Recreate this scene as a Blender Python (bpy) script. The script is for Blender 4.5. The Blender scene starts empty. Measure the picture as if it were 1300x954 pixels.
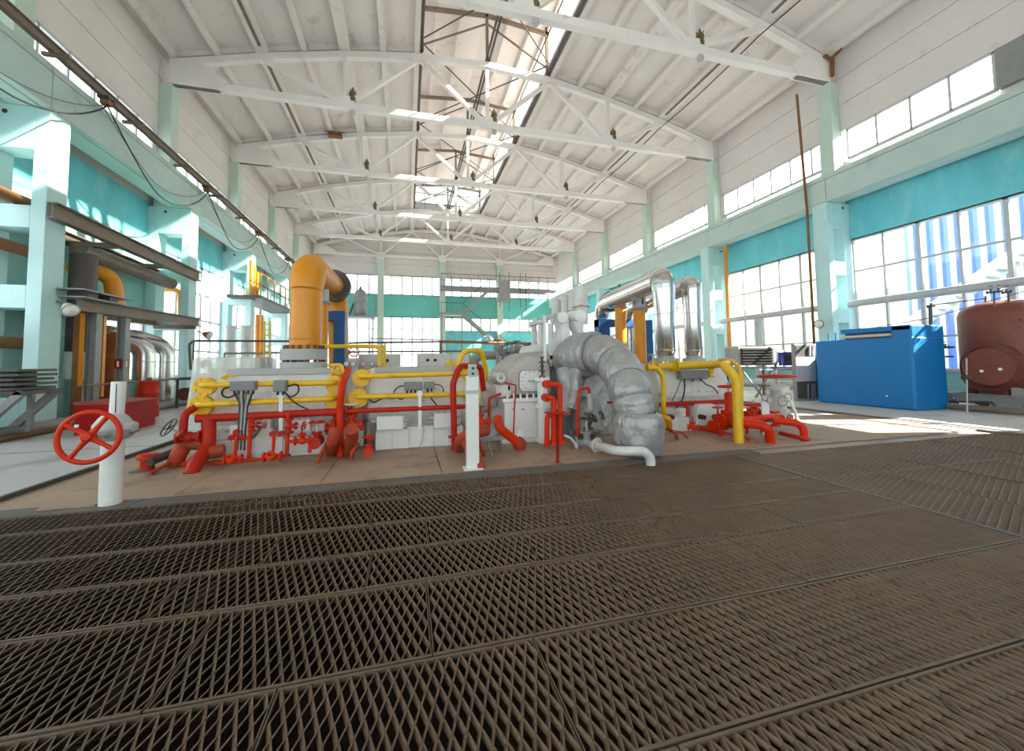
import bpy, bmesh, math, random
from mathutils import Vector, Matrix, noise
random.seed(7)
SC = bpy.context.scene
COL = SC.collection

# ---------------------------------------------------------------- camera
FPX, CX, CY = 504.5, 650.0, 432.5          # focal length and optical centre in pixels of the 1300x954 frame
YAW, PITCH, ROLL, EYE = 0.2589, 0.0541, -0.0119, 1.354
_f = Vector((math.sin(YAW)*math.cos(PITCH), math.cos(YAW)*math.cos(PITCH), math.sin(PITCH)))
_r0 = Vector((math.cos(YAW), -math.sin(YAW), 0)); _u0 = _r0.cross(_f)
_r = _r0*math.cos(ROLL) + _u0*math.sin(ROLL)
_u = -_r0*math.sin(ROLL) + _u0*math.cos(ROLL)
CAMP = Vector((0, 0, EYE))
cd = bpy.data.cameras.new('camera'); cam = bpy.data.objects.new('camera', cd); COL.objects.link(cam)
m = Matrix.Identity(4)
for i in range(3):
    m[i][0], m[i][1], m[i][2], m[i][3] = _r[i], _u[i], -_f[i], CAMP[i]
cam.matrix_world = m
cd.sensor_fit = 'HORIZONTAL'; cd.sensor_width = 36.0
cd.lens = FPX/1300*36.0
cd.shift_y = (CY-477.0)/1300.0
cd.clip_start = 0.05; cd.clip_end = 300
SC.camera = cam

# ---------------------------------------------------------------- sky, sun, exposure
w = bpy.data.worlds.new('sky'); SC.world = w; w.use_nodes = True
nt = w.node_tree; bg = nt.nodes['Background']
bg.inputs[0].default_value = (0.93, 0.97, 1.0, 1); bg.inputs[1].default_value = 3.0
sd = bpy.data.lights.new('sun', 'SUN'); sd.energy = 34.0; sd.angle = 0.01; sd.color = (1.0, 0.95, 0.86)
so = bpy.data.objects.new('sun', sd); COL.objects.link(so)
so.rotation_euler = Vector((-1.0, 0.30, -0.70)).to_track_quat('-Z', 'Y').to_euler()
SC.view_settings.view_transform = 'Standard'; SC.view_settings.look = 'None'
SC.view_settings.gamma = 1.0; SC.view_settings.use_curve_mapping = False
SC.view_settings.exposure = 0.22

# ---------------------------------------------------------------- pixel -> place
def ray(x, y): return _f*FPX + _r*(x-CX) - _u*(y-CY)
def P(x, y, Y): d = ray(x, y); return CAMP + d*(Y/d.y)            # on the plane at depth Y
def Q(x, y, X): d = ray(x, y); return CAMP + d*(X/d.x)            # on the plane at X
def G(x, y, z=0.0): d = ray(x, y); return CAMP + d*((z-EYE)/d.z)  # on the ground

# ---------------------------------------------------------------- materials
MATS = {}
def srgb(c):
    return tuple(((v/255.0)/12.92 if v/255.0 <= 0.04045 else ((v/255.0+0.055)/1.055)**2.4) for v in c) + (1,)
def mat(name, rgb, rough=0.5, metal=0.0, var=0.12, scale=3.0, dirt=None, dirt_amt=0.0, bump=0.0, bscale=40.0, coat=0.0, stretch=None):
    if name in MATS: return MATS[name]
    M = bpy.data.materials.new(name); M.use_nodes = True; t = M.node_tree; N = t.nodes; L = t.links
    b = N['Principled BSDF']; b.inputs['Roughness'].default_value = rough; b.inputs['Metallic'].default_value = metal
    if coat: b.inputs['Coat Weight'].default_value = coat
    tc = N.new('ShaderNodeTexCoord'); mp = N.new('ShaderNodeMapping'); L.new(tc.outputs['Object'], mp.inputs[0])
    if stretch: mp.inputs['Scale'].default_value = stretch
    n = N.new('ShaderNodeTexNoise'); n.inputs['Scale'].default_value = scale; n.inputs['Detail'].default_value = 5; n.inputs['Roughness'].default_value = 0.6
    L.new(mp.outputs[0], n.inputs['Vector'])
    c = srgb(rgb)
    r = N.new('ShaderNodeValToRGB'); r.color_ramp.elements[0].position = 0.3; r.color_ramp.elements[1].position = 0.7
    r.color_ramp.elements[0].color = tuple(max(0, v*(1-var)) for v in c[:3])+(1,)
    r.color_ramp.elements[1].color = tuple(min(1, v*(1+var)) for v in c[:3])+(1,)
    L.new(n.outputs['Fac'], r.inputs[0]); out = r.outputs[0]
    if dirt:
        n2 = N.new('ShaderNodeTexNoise'); n2.inputs['Scale'].default_value = scale*0.6+0.7; n2.inputs['Detail'].default_value = 8; n2.inputs['Roughness'].default_value = 0.7
        L.new(mp.outputs[0], n2.inputs['Vector'])
        r2 = N.new('ShaderNodeValToRGB'); r2.color_ramp.elements[0].position = 0.62-dirt_amt*0.4; r2.color_ramp.elements[1].position = 0.78-dirt_amt*0.3
        r2.color_ramp.elements[0].color = (0, 0, 0, 1); r2.color_ramp.elements[1].color = (1, 1, 1, 1)
        L.new(n2.outputs['Fac'], r2.inputs[0])
        mx = N.new('ShaderNodeMix'); mx.data_type = 'RGBA'; mx.inputs[7].default_value = srgb(dirt)
        L.new(r2.outputs[0], mx.inputs[0]); L.new(out, mx.inputs[6]); out = mx.outputs[2]
    L.new(out, b.inputs['Base Color'])
    if bump:
        n3 = N.new('ShaderNodeTexNoise'); n3.inputs['Scale'].default_value = bscale; n3.inputs['Detail'].default_value = 4
        L.new(mp.outputs[0], n3.inputs['Vector'])
        bp = N.new('ShaderNodeBump'); bp.inputs['Strength'].default_value = bump; bp.inputs['Distance'].default_value = 0.02
        L.new(n3.outputs['Fac'], bp.inputs['Height']); L.new(bp.outputs[0], b.inputs['Normal'])
    MATS[name] = M; return M
def glassmat(name, tint, gloss=0.12):
    M = bpy.data.materials.new(name); M.use_nodes = True; t = M.node_tree; N = t.nodes; L = t.links
    N.remove(N['Principled BSDF']); o = N['Material Output']
    a = N.new('ShaderNodeBsdfTransparent'); a.inputs[0].default_value = tint+(1,)
    g = N.new('ShaderNodeBsdfGlossy'); g.inputs['Roughness'].default_value = 0.05
    x = N.new('ShaderNodeMixShader'); x.inputs[0].default_value = gloss
    L.new(a.outputs[0], x.inputs[1]); L.new(g.outputs[0], x.inputs[2]); L.new(x.outputs[0], o.inputs[0])
    MATS[name] = M; return M
glass = glassmat('window_glass', (0.95, 0.98, 0.98), 0.06)
glass_dirty = glassmat('lantern_glass', (0.5, 0.5, 0.48), 0.05)
M_white = mat('white_plaster', (224, 216, 212), 0.8, var=0.04, scale=0.6, dirt=(196, 188, 180), dirt_amt=0.1)
M_roof = mat('roof_white', (228, 220, 216), 0.85, var=0.05, scale=0.5, dirt=(190, 180, 172), dirt_amt=0.12)
M_truss = mat('truss_white', (240, 234, 230), 0.7, var=0.04, scale=1.0, dirt=(200, 180, 160), dirt_amt=0.04)
M_green = mat('pale_green_paint', (196, 216, 202), 0.6, var=0.05, scale=1.0, dirt=(170, 190, 178), dirt_amt=0.12)
M_beam = mat('beam_green_paint', (186, 206, 200), 0.6, var=0.05, scale=0.8, dirt=(150, 178, 172), dirt_amt=0.12)
M_aqua = mat('pale_aqua_paint', (190, 226, 226), 0.6, var=0.04, scale=0.8, dirt=(160, 205, 208), dirt_amt=0.1)
M_teal = mat('teal_paint', (112, 206, 218), 0.65, var=0.12, scale=0.9, dirt=(150, 218, 218), dirt_amt=0.3, stretch=(1, 1, 0.45))
M_teal2 = mat('teal_green_paint', (150, 205, 200), 0.65, var=0.08, scale=0.9, dirt=(170, 215, 210), dirt_amt=0.2)
M_frame = mat('window_frame_white', (196, 196, 194), 0.5, var=0.05, scale=2, dirt=(150, 145, 138), dirt_amt=0.1)
M_conc = mat('concrete_light', (196, 197, 198), 0.45, var=0.07, scale=0.8, dirt=(150, 145, 140), dirt_amt=0.22, stretch=(1.4, 0.5, 1))
M_deck = mat('deck_beige', (168, 144, 124), 0.6, var=0.14, scale=1.2, dirt=(112, 98, 88), dirt_amt=0.22)
M_strip = mat('deck_strip', (104, 97, 92), 0.6, var=0.15, scale=2.0, dirt=(80, 72, 66), dirt_amt=0.3)
M_walk = mat('walk_white', (212, 208, 204), 0.5, var=0.05, scale=0.8, dirt=(170, 160, 150), dirt_amt=0.2)
M_grate = mat('grate_steel', (112, 90, 71), 0.5, 0.15, var=0.3, scale=1.1, dirt=(112, 84, 60), dirt_amt=0.25)
M_gbar = mat('grate_bar', (112, 95, 80), 0.55, 0.2, var=0.2, scale=2.0, dirt=(110, 90, 70), dirt_amt=0.2)
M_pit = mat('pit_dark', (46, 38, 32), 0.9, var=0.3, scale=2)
M_gap = mat('dark_joint', (70, 62, 56), 0.9, var=0.1)
M_steel = mat('brown_steel', (124, 110, 96), 0.55, 0.1, var=0.15, scale=2, dirt=(120, 84, 56), dirt_amt=0.18)
M_dsteel = mat('dark_steel', (84, 80, 76), 0.5, 0.2, var=0.15, scale=3, dirt=(96, 72, 54), dirt_amt=0.15)
M_gsteel = mat('grey_steel', (150, 150, 148), 0.5, 0.1, var=0.08, scale=3, dirt=(120, 112, 104), dirt_amt=0.12)
M_lsteel = mat('light_steel', (192, 192, 190), 0.45, 0.05, var=0.06, scale=3, dirt=(160, 152, 144), dirt_amt=0.12)
M_rust = mat('rust_brown', (132, 88, 52), 0.7, 0.1, var=0.25, scale=3, dirt=(92, 64, 44), dirt_amt=0.2)
M_orange = mat('orange_paint', (226, 146, 18), 0.38, var=0.08, scale=2, dirt=(190, 110, 20), dirt_amt=0.08)
M_yellow = mat('yellow_paint', (238, 190, 34), 0.4, var=0.08, scale=4, dirt=(200, 150, 30), dirt_amt=0.08)
M_red = mat('red_orange_paint', (214, 50, 8), 0.42, var=0.1, scale=4, dirt=(170, 60, 34), dirt_amt=0.12)
M_red2 = mat('red_pipe_paint', (188, 42, 24), 0.42, var=0.1, scale=3, dirt=(150, 52, 40), dirt_amt=0.12)
M_rustred = mat('worn_red_paint', (178, 72, 44), 0.55, var=0.15, scale=5, dirt=(130, 80, 62), dirt_amt=0.3)
M_fire = mat('fire_box_red', (156, 10, 8), 0.55, var=0.08, scale=2)
M_blue = mat('blue_paint', (0, 118, 188), 0.4, var=0.06, scale=1.2, dirt=(70, 140, 205), dirt_amt=0.05)
M_dblue = mat('portal_blue', (16, 82, 142), 0.45, var=0.08, scale=2)
M_mach = mat('machine_grey_white', (218, 215, 211), 0.42, var=0.05, scale=2.5, dirt=(178, 170, 162), dirt_amt=0.15)
M_mwhite = mat('machine_white', (236, 235, 232), 0.4, var=0.04, scale=2.5, dirt=(190, 180, 168), dirt_amt=0.12)
M_box = mat('junction_grey', (132, 132, 133), 0.45, var=0.05, scale=3)
M_cable = mat('black_cable', (44, 44, 46), 0.5, var=0.1)
M_gcable = mat('grey_cable', (120, 120, 120), 0.5, var=0.1)
M_foil = mat('polished_aluminium', (216, 214, 212), 0.22, 1.0, var=0.06, scale=2, bump=0.25, bscale=7, stretch=(1, 1, 0.35))
M_quilt = mat('silver_fabric', (172, 171, 170), 0.4, 0.35, var=0.08, scale=3, bump=1.0, bscale=5.5, stretch=(1, 1.6, 0.8))
for _n in M_quilt.node_tree.nodes:
    if _n.type == 'BUMP': _n.inputs['Distance'].default_value = 0.05
M_hood = mat('hood_grey', (188, 180, 172), 0.45, var=0.08, scale=2.5, dirt=(158, 140, 122), dirt_amt=0.2)
M_brown = mat('tank_brown', (124, 62, 46), 0.5, var=0.12, scale=2, dirt=(96, 52, 42), dirt_amt=0.2)
M_panel = mat('panel_grey', (176, 176, 176), 0.5, var=0.06, scale=2)
M_mark = mat('print_white', (240, 240, 238), 0.5, var=0.02)
M_screen = mat('screen_dark', (66, 62, 40), 0.25, var=0.2, scale=12)
M_brass = mat('old_brass', (118, 104, 70), 0.5, 0.4, var=0.3, scale=14)

for _m in (M_red, M_red2, M_rustred, M_fire): _m.node_tree.nodes['Principled BSDF'].inputs['Specular IOR Level'].default_value = 0.22
# ---------------------------------------------------------------- mesh builder
def wloc(o):
    v = Vector((0, 0, 0))
    while o is not None: v += o.location; o = o.parent
    return v
class MB:
    def __init__(s): s.v = []; s.f = []; s.sm = []
    def add(s, vs, fs, smooth=False):
        n = len(s.v); s.v += [Vector(a) for a in vs]
        for q in fs: s.f.append([n+i for i in q]); s.sm.append(smooth)
        return s
    def box(s, x0, x1, y0, y1, z0, z1):
        return s.add([(x0,y0,z0),(x1,y0,z0),(x1,y1,z0),(x0,y1,z0),(x0,y0,z1),(x1,y0,z1),(x1,y1,z1),(x0,y1,z1)],
              [(0,3,2,1),(4,5,6,7),(0,1,5,4),(1,2,6,5),(2,3,7,6),(3,0,4,7)])
    def cbox(s, c, sx, sy, sz): return s.box(c[0]-sx/2,c[0]+sx/2,c[1]-sy/2,c[1]+sy/2,c[2]-sz/2,c[2]+sz/2)
    def bar(s, a, b, w, h, up=(0,0,1)):
        a = Vector(a); b = Vector(b); d = (b-a).normalized(); up = Vector(up)
        sd = d.cross(up)
        if sd.length < 1e-4: sd = d.cross(Vector((1,0,0)))
        sd.normalize(); u = sd.cross(d).normalized()
        vs = [e+sd*(i*w/2)+u*(j*h/2) for e in (a,b) for i,j in ((-1,-1),(1,-1),(1,1),(-1,1))]
        return s.add(vs, [(0,1,2,3),(7,6,5,4),(0,4,5,1),(1,5,6,2),(2,6,7,3),(3,7,4,0)])
    def ibeam(s, a, b, w, h, t=0.02, up=(0,0,1)):
        a = Vector(a); b = Vector(b); d = (b-a).normalized(); sd = d.cross(Vector(up)).normalized(); u = sd.cross(d).normalized()
        s.bar(a, b, t, h-2*t, up); s.bar(a+u*(h/2-t/2), b+u*(h/2-t/2), w, t, up); s.bar(a-u*(h/2-t/2), b-u*(h/2-t/2), w, t, up); return s
    def frame(s, d):
        d = d.normalized(); a = Vector((0,0,1)) if abs(d.z) < 0.9 else Vector((1,0,0))
        x = d.cross(a).normalized(); return x, d.cross(x).normalized()
    def cyl(s, a, b, r, r2=None, n=16, cap=True):
        a = Vector(a); b = Vector(b); r2 = r if r2 is None else r2; x, y = s.frame(b-a)
        vs = []
        for e, rr in ((a, r), (b, r2)):
            for i in range(n):
                t = 2*math.pi*i/n; vs.append(e + x*(rr*math.cos(t)) + y*(rr*math.sin(t)))
        s.add(vs, [(i, (i+1)%n, n+(i+1)%n, n+i) for i in range(n)], True)
        if cap: s.add(vs[:n], [tuple(range(n-1,-1,-1))]); s.add(vs[n:], [tuple(range(n))])
        return s
    def lathe(s, o, axis, prof, n=20, smooth=True, cap=True):
        o = Vector(o); axis = Vector(axis).normalized(); x, y = s.frame(axis); vs = []
        for r, h in prof:
            for i in range(n):
                t = 2*math.pi*i/n; vs.append(o + axis*h + x*(r*math.cos(t)) + y*(r*math.sin(t)))
        fs = []
        for k in range(len(prof)-1):
            for i in range(n): fs.append((k*n+i, k*n+(i+1)%n, (k+1)*n+(i+1)%n, (k+1)*n+i))
        s.add(vs, fs, smooth)
        if cap:
            s.add(vs[:n], [tuple(range(n-1,-1,-1))]); s.add(vs[-n:], [tuple(range(n))])
        return s
    def tube(s, pts, r, n=10, closed=False, cap=True, wob=None):
        pts = [Vector(p) for p in pts]; m_ = len(pts); vs = []
        rr = r if isinstance(r, (list, tuple)) else [r]*m_
        def tang(i):
            if closed: return (pts[(i+1)%m_]-pts[(i-1)%m_]).normalized()
            if i == 0: return (pts[1]-pts[0]).normalized()
            if i == m_-1: return (pts[-1]-pts[-2]).normalized()
            return ((pts[i+1]-pts[i]).normalized()+(pts[i]-pts[i-1]).normalized()).normalized()
        t0 = tang(0); x, y = s.frame(t0)
        for i in range(m_):
            t = tang(i)
            if i:
                ax = t0.cross(t)
                if ax.length > 1e-6: x = (Matrix.Rotation(t0.angle(t), 3, ax) @ x).normalized()
                t0 = t
            y = t.cross(x).normalized()
            for k in range(n):
                a = 2*math.pi*k/n; q = rr[i]*(wob(i, k) if wob else 1)
                vs.append(pts[i] + x*(q*math.cos(a)) + y*(q*math.sin(a)))
        fs = []
        for i in range(m_ if closed else m_-1):
            j = (i+1) % m_
            for k in range(n): fs.append((i*n+k, i*n+(k+1)%n, j*n+(k+1)%n, j*n+k))
        s.add(vs, fs, True)
        if cap and not closed:
            s.add(vs[:n], [tuple(range(n-1,-1,-1))]); s.add(vs[-n:], [tuple(range(n))])
        return s
    def torus(s, c, axis, R, r, n=28, k=8):
        c = Vector(c); x, y = s.frame(Vector(axis))
        return s.tube([c+x*(R*math.cos(2*math.pi*i/n))+y*(R*math.sin(2*math.pi*i/n)) for i in range(n)], r, k, closed=True)
    def ball(s, c, r, sx=1, sy=1, sz=1, n=14):
        vs = []; fs = []; c = Vector(c); h = n//2
        for j in range(h+1):
            t = math.pi*j/h
            for i in range(n):
                p = 2*math.pi*i/n; vs.append(c+Vector((r*sx*math.sin(t)*math.cos(p), r*sy*math.sin(t)*math.sin(p), r*sz*math.cos(t))))
        for j in range(h):
            for i in range(n): fs.append((j*n+i, (j+1)*n+i, (j+1)*n+(i+1)%n, j*n+(i+1)%n))
        return s.add(vs, fs, True)
    def prism(s, poly, d):
        poly = [Vector(p) for p in poly]; d = Vector(d); n = len(poly)
        return s.add(poly+[p+d for p in poly], [tuple(range(n-1,-1,-1)), tuple(range(n,2*n))]+[(i,(i+1)%n,n+(i+1)%n,n+i) for i in range(n)])
    def flange(s, c, axis, r, t=0.03, bolts=0, br=0.012):
        c = Vector(c); a = Vector(axis).normalized(); s.cyl(c-a*t/2, c+a*t/2, r, n=20)
        x, y = s.frame(a)
        for i in range(bolts):
            an = 2*math.pi*(i+0.5)/bolts; q = c+x*(r*0.82*math.cos(an))+y*(r*0.82*math.sin(an)); s.cyl(q-a*(t/2+br), q+a*(t/2+br), br, n=6)
        return s
    def wheel(s, c, axis, R, r, spokes=4, hub=None):
        c = Vector(c); a = Vector(axis).normalized(); s.torus(c, a, R, r); x, y = s.frame(a)
        for i in range(spokes):
            an = 2*math.pi*(i+0.25)/spokes; s.cyl(c, c+x*(R*math.cos(an))+y*(R*math.sin(an)), r*0.75, n=6)
        s.cyl(c-a*r*1.4, c+a*r*1.4, hub or R*0.2, n=12); return s
    def build(s, name, material, parent=None, bevel=0.0):
        me = bpy.data.meshes.new(name); off = wloc(parent) if parent else Vector((0,0,0))
        me.from_pydata([v-off for v in s.v], [], s.f); me.polygons.foreach_set('use_smooth', s.sm); me.materials.append(material); me.update()
        o = bpy.data.objects.new(name, me); COL.objects.link(o); o.parent = parent
        if bevel:
            bv = o.modifiers.new('bevel', 'BEVEL'); bv.width = bevel; bv.segments = 2; bv.limit_method = 'ANGLE'
        return o
def link_mesh(name, me, loc=(0,0,0), parent=None):
    o = bpy.data.objects.new(name, me); COL.objects.link(o); o.parent = parent; o.location = Vector(loc) - (wloc(parent) if parent else Vector((0,0,0))); return o
def tag(o, label, cat, group=None):
    o['label'] = label; o['category'] = cat
    if group: o['group'] = group
    return o
def thing(name, label, cat, loc=(0,0,0), group=None):
    o = bpy.data.objects.new(name, None); COL.objects.link(o); o.location = loc; o.empty_display_size = 0.2
    return tag(o, label, cat, group)
def struct(name, o=None, loc=(0,0,0)):
    if o is None:
        o = bpy.data.objects.new(name, None); COL.objects.link(o); o.location = loc
    o['kind'] = 'structure'; return o
def copy_tree(o, delta, parent=None):
    c = o.copy(); COL.objects.link(c); c.parent = parent
    if parent is None: c.location = o.location + Vector(delta)
    for ch in list(o.children): copy_tree(ch, delta, c)
    return c
def fillet(pts, r, n=5):
    pts = [Vector(p) for p in pts]; out = [pts[0]]
    for i in range(1, len(pts)-1):
        a, b, c = pts[i-1], pts[i], pts[i+1]; u = (a-b); v = (c-b)
        ang = u.angle(v)
        if ang > 3.1: out.append(b); continue
        d = min(r/math.tan(ang/2), u.length*0.49, v.length*0.49); rr = d*math.tan(ang/2)
        u.normalize(); v.normalize(); ctr = b+(u+v).normalized()*(rr/math.sin(ang/2))
        s0 = b+u*d-ctr; s1 = b+v*d-ctr
        for k in range(n+1):
            w = math.pi-ang; q = k/n; out.append(ctr + (s0*math.sin((1-q)*w) + s1*math.sin(q*w))*(1/math.sin(w)))
    out.append(pts[-1]); return out
def pipe(name, pts, r, m, rad=None, parent=None, n=10, flanges=(), label=None, cat='pipe', group=None):
    mb = MB(); path = fillet(pts, rad if rad else r*2.5); mb.tube(path, r, n)
    for (c, ax, fr) in flanges: mb.flange(c, ax, fr, max(0.02, fr*0.2))
    o = mb.build(name, m, parent)
    if label: tag(o, label, cat, group)
    return o

# ---------------------------------------------------------------- the hall
XL, XR = -9.05, 16.1            # inner faces of the lower walls
UL, UR = -8.85, 15.9            # inner faces of the upper walls
CL, CR = -7.72, 15.0            # hall faces of the lower columns
Y0, Y1 = -13.05, 41.0
YC = [10.95+6*k for k in range(-3, 5)]   # column fronts
BAYS = [(y, y+6) for y in [10.95+6*k for k in range(-4, 5)]]
SIDE = {'left': (XL, UL, -1), 'right': (XR, UR, 1)}

def xb(mb, xin, s, t, *a):      # box with inner face at xin and thickness t outwards
    x0, x1 = sorted((xin, xin+s*t)); return mb.box(x0, x1, *a)

# floor ------------------------------------------------------------
fl = struct('floor')
GX0, GX1, GX2 = -4.45, 4.43, 10.2
mb = MB(); mb.box(XL-0.4, -4.0, Y0, Y1, -0.3, 0.0).build('concrete_slab', M_conc, fl)
mb = MB(); mb.box(-4.0, GX0, Y0, 4.7, -0.3, -0.001)
mb = MB(); mb.box(-4.0, 10.4, 6.45, Y1, -0.3, -0.012); mb.box(-4.0, 10.4, 4.55, 6.45, -0.3, -0.03); mb.box(-4.0, 10.4, Y0, -1.6, -0.3, 0.0)
mb.build('concrete_bed', mat('bed_concrete', (168, 156, 146), 0.6, var=0.1, scale=0.8, dirt=(130, 118, 108), dirt_amt=0.25), fl)
mb = MB(); mb.box(10.4, XR+0.3, Y0, Y1, -0.3, 0.03).build('walkway', M_walk, fl)
mb = MB(); mb.box(10.2, 10.4, Y0, Y1, -0.3, 0.012).build('walkway_edge', M_strip, fl)
mb = MB(); mb.bar((-4.0, -1.6, 0.02), (-4.0, 10.9, 0.02), 0.05, 0.05).build('kerb_angle', M_dsteel, fl)
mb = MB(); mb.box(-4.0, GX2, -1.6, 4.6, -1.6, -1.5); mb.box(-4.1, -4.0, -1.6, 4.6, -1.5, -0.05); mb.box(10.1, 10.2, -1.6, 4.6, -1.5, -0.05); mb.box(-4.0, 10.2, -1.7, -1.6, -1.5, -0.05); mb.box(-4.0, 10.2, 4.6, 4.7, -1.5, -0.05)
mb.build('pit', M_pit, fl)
# steel deck plates between the grating and the machines
xs = [-4.0, -2.35, -0.95, 0.42, 2.0, 3.6, 5.2, 6.8, 8.5, 10.2]
for i in range(len(xs)-1):
    for (ya, yb) in ((4.98, 6.1), (6.1, 7.35)):
        mb = MB(); mb.box(xs[i]+0.006, xs[i+1]-0.006, ya+0.006, yb-0.006, -0.02, random.uniform(-0.002, 0.003)).build('deck_plate', M_deck, fl)
for i in range(len(xs)-1):
    if xs[i] > 4.0: continue
    mb = MB(); mb.box(xs[i]-0.25+0.006, xs[i+1]-0.25-0.006, 4.72, 4.975, -0.02, 0.002).build('border_plate', M_strip, fl)
# walkway slabs at the left wall: joints of the concrete
for yy in (8.2, 11.4, 14.6):
    MB().box(XL, -4.03, yy, yy+0.02, -0.01, 0.002).build('slab_joint', M_gap, fl)

# expanded metal grating -------------------------------------------
def strands(W, D, sp, pitch, along, h=0.016, th=0.0035, tilt=0.010):
    """zigzag strands of expanded metal, W wide in x and D deep in y"""
    vs = []; fs = []
    A, B = (W, D) if along == 'y' else (D, W)
    nl = int(A/sp); ns = max(2, int(round(B/(pitch/2)))); st = B/ns
    for i in range(nl):
        base = (i+0.5)*A/nl; n0 = len(vs)
        for j in range(ns+1):
            o = base + (sp*0.5 if (i+j) % 2 else -sp*0.5); t = j*st
            for (du, dz) in ((-th-tilt*0.5, -h), (th-tilt*0.5, -h), (th+tilt*0.5, 0), (-th+tilt*0.5, 0)):
                vs.append((o+du, t, dz) if along == 'y' else (t, o+du, dz))
        for j in range(ns):
            a = n0+j*4; b = a+4
            for k in range(4): fs.append((a+k, a+(k+1)%4, b+(k+1)%4, b+k))
    return vs, fs
GCACHE = {}
def grate_panel(x0, x1, y0, y1, along, parent):
    W = round(x1-x0, 3); D = round(y1-y0, 3); key = (W, D, along)
    if key not in GCACHE:
        vs, fs = strands(W-0.03, D-0.03, 0.026 if along == 'y' else 0.030, 0.16 if along == 'y' else 0.15, along)
        me = bpy.data.meshes.new('grating_mesh'); me.from_pydata(vs, [], fs); me.materials.append(M_grate); me.update()
        b = MB(); b.box(0, W-0.008, -0.006, 0.008, -0.02, 0.004); b.box(0, W-0.008, D-0.03, D-0.018, -0.02, 0.002); b.box(-0.002, 0.003, 0, D-0.03, -0.02, -0.004); b.box(W-0.013, W-0.008, 0, D-0.03, -0.02, -0.004)
        me2 = bpy.data.meshes.new('grating_edge_mesh'); me2.from_pydata(b.v, [], b.f); me2.materials.append(M_gbar); me2.update()
        GCACHE[key] = (me, me2)
    z = random.uniform(-0.004, 0.003)
    o = link_mesh('grating_panel', GCACHE[key][0], (x0+0.015, y0+0.015, z), parent)
    e = bpy.data.objects.new('edge_bar', GCACHE[key][1]); COL.objects.link(e); e.parent = o; e.location = (-0.011, 0.0, 0.0)
rows = [(4.24, 4.70), (3.62, 4.24), (3.10, 3.62), (2.61, 3.10), (1.94, 2.61), (1.28, 1.94), (0.62, 1.28), (-0.04, 0.62), (-0.8, -0.04), (-1.6, -0.8)]
offs = [0.55, -0.30, 0.16, -0.24, 0.12, 0.6, -0.2, 0.3, 0, 0]
for (ya, yb), of in zip(rows, offs):
    cut = [GX0] + [v for v in [of+1.12*k for k in range(-5, 6)] if GX0+0.4 < v < GX1-0.4] + [GX1]
    for i in range(len(cut)-1): grate_panel(cut[i], cut[i+1], ya, yb, 'y', fl)
xr = [4.47, 5.42, 6.37, 7.32, 8.27, 9.22, 10.17]
for i in range(6):
    for (ya, yb) in ((-1.6, 0.1), (0.1, 1.8), (1.8, 3.5), (3.5, 4.66)):
        grate_panel(xr[i], xr[i+1], ya, yb, 'x', fl)
MB().box(GX1-0.005, GX1+0.045, -1.6, 4.7, -0.05, 0.006).build('grating_divider', M_dsteel, fl)
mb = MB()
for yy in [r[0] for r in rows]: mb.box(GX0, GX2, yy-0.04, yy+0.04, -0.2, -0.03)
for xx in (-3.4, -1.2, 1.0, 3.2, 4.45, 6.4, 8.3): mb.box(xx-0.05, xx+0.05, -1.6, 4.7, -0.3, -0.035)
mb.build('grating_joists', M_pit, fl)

# walls -------------------------------------------------------------
WN = [0]
def lerp_(a, b, t): return a+(b-a)*t
def window(side, ya, yb, z0, z1, xin, s, cols, hs, thick=2, detail=True, t=0.07):
    """window in a side wall: outer frame, mullions and panes"""
    WN[0] += 1; yc = (ya+yb)/2
    wd = struct('window_%d' % WN[0], loc=(xin, yc, z0))
    fr = MB(); d = 0.09
    def vb(y, w_, za=z0, zb=z1): return (min(xin, xin+s*d), max(xin, xin+s*d), y-w_/2, y+w_/2, za, zb)
    for zz in (z0, z1): fr.box(min(xin, xin+s*d), max(xin, xin+s*d), ya, yb, zz-0.04, zz+0.04)
    for yy in (ya+0.03, yb-0.03): fr.box(*vb(yy, 0.06))
    fr.build('window_frame', M_frame, wd)
    if not detail: cols = 1; hs = []
    step = (yb-ya)/cols
    for i in range(1, cols):
        MB().box(*vb(ya+i*step, 0.11 if (thick and i % thick == 0) else t)).build('mullion', M_frame, wd)
    zs = [z0]+list(hs)+[z1]
    for zz in hs: MB().box(min(xin+s*0.015, xin+s*0.075), max(xin+s*0.015, xin+s*0.075), ya, yb, zz-0.035, zz+0.035).build('transom', M_frame, wd)
    for i in range(cols):
        for j in range(len(zs)-1):
            me = bpy.data.meshes.new('pane'); a0, a1, b0, b1 = ya+i*step, ya+(i+1)*step, zs[j], zs[j+1]; x = s*0.045
            me.from_pydata([(x, a0-yc, b0-z0), (x, a1-yc, b0-z0), (x, a1-yc, b1-z0), (x, a0-yc, b1-z0)], [], [(0,1,2,3)]); me.materials.append(glass)
            o = bpy.data.objects.new('pane', me); COL.objects.link(o); o.parent = wd
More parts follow.
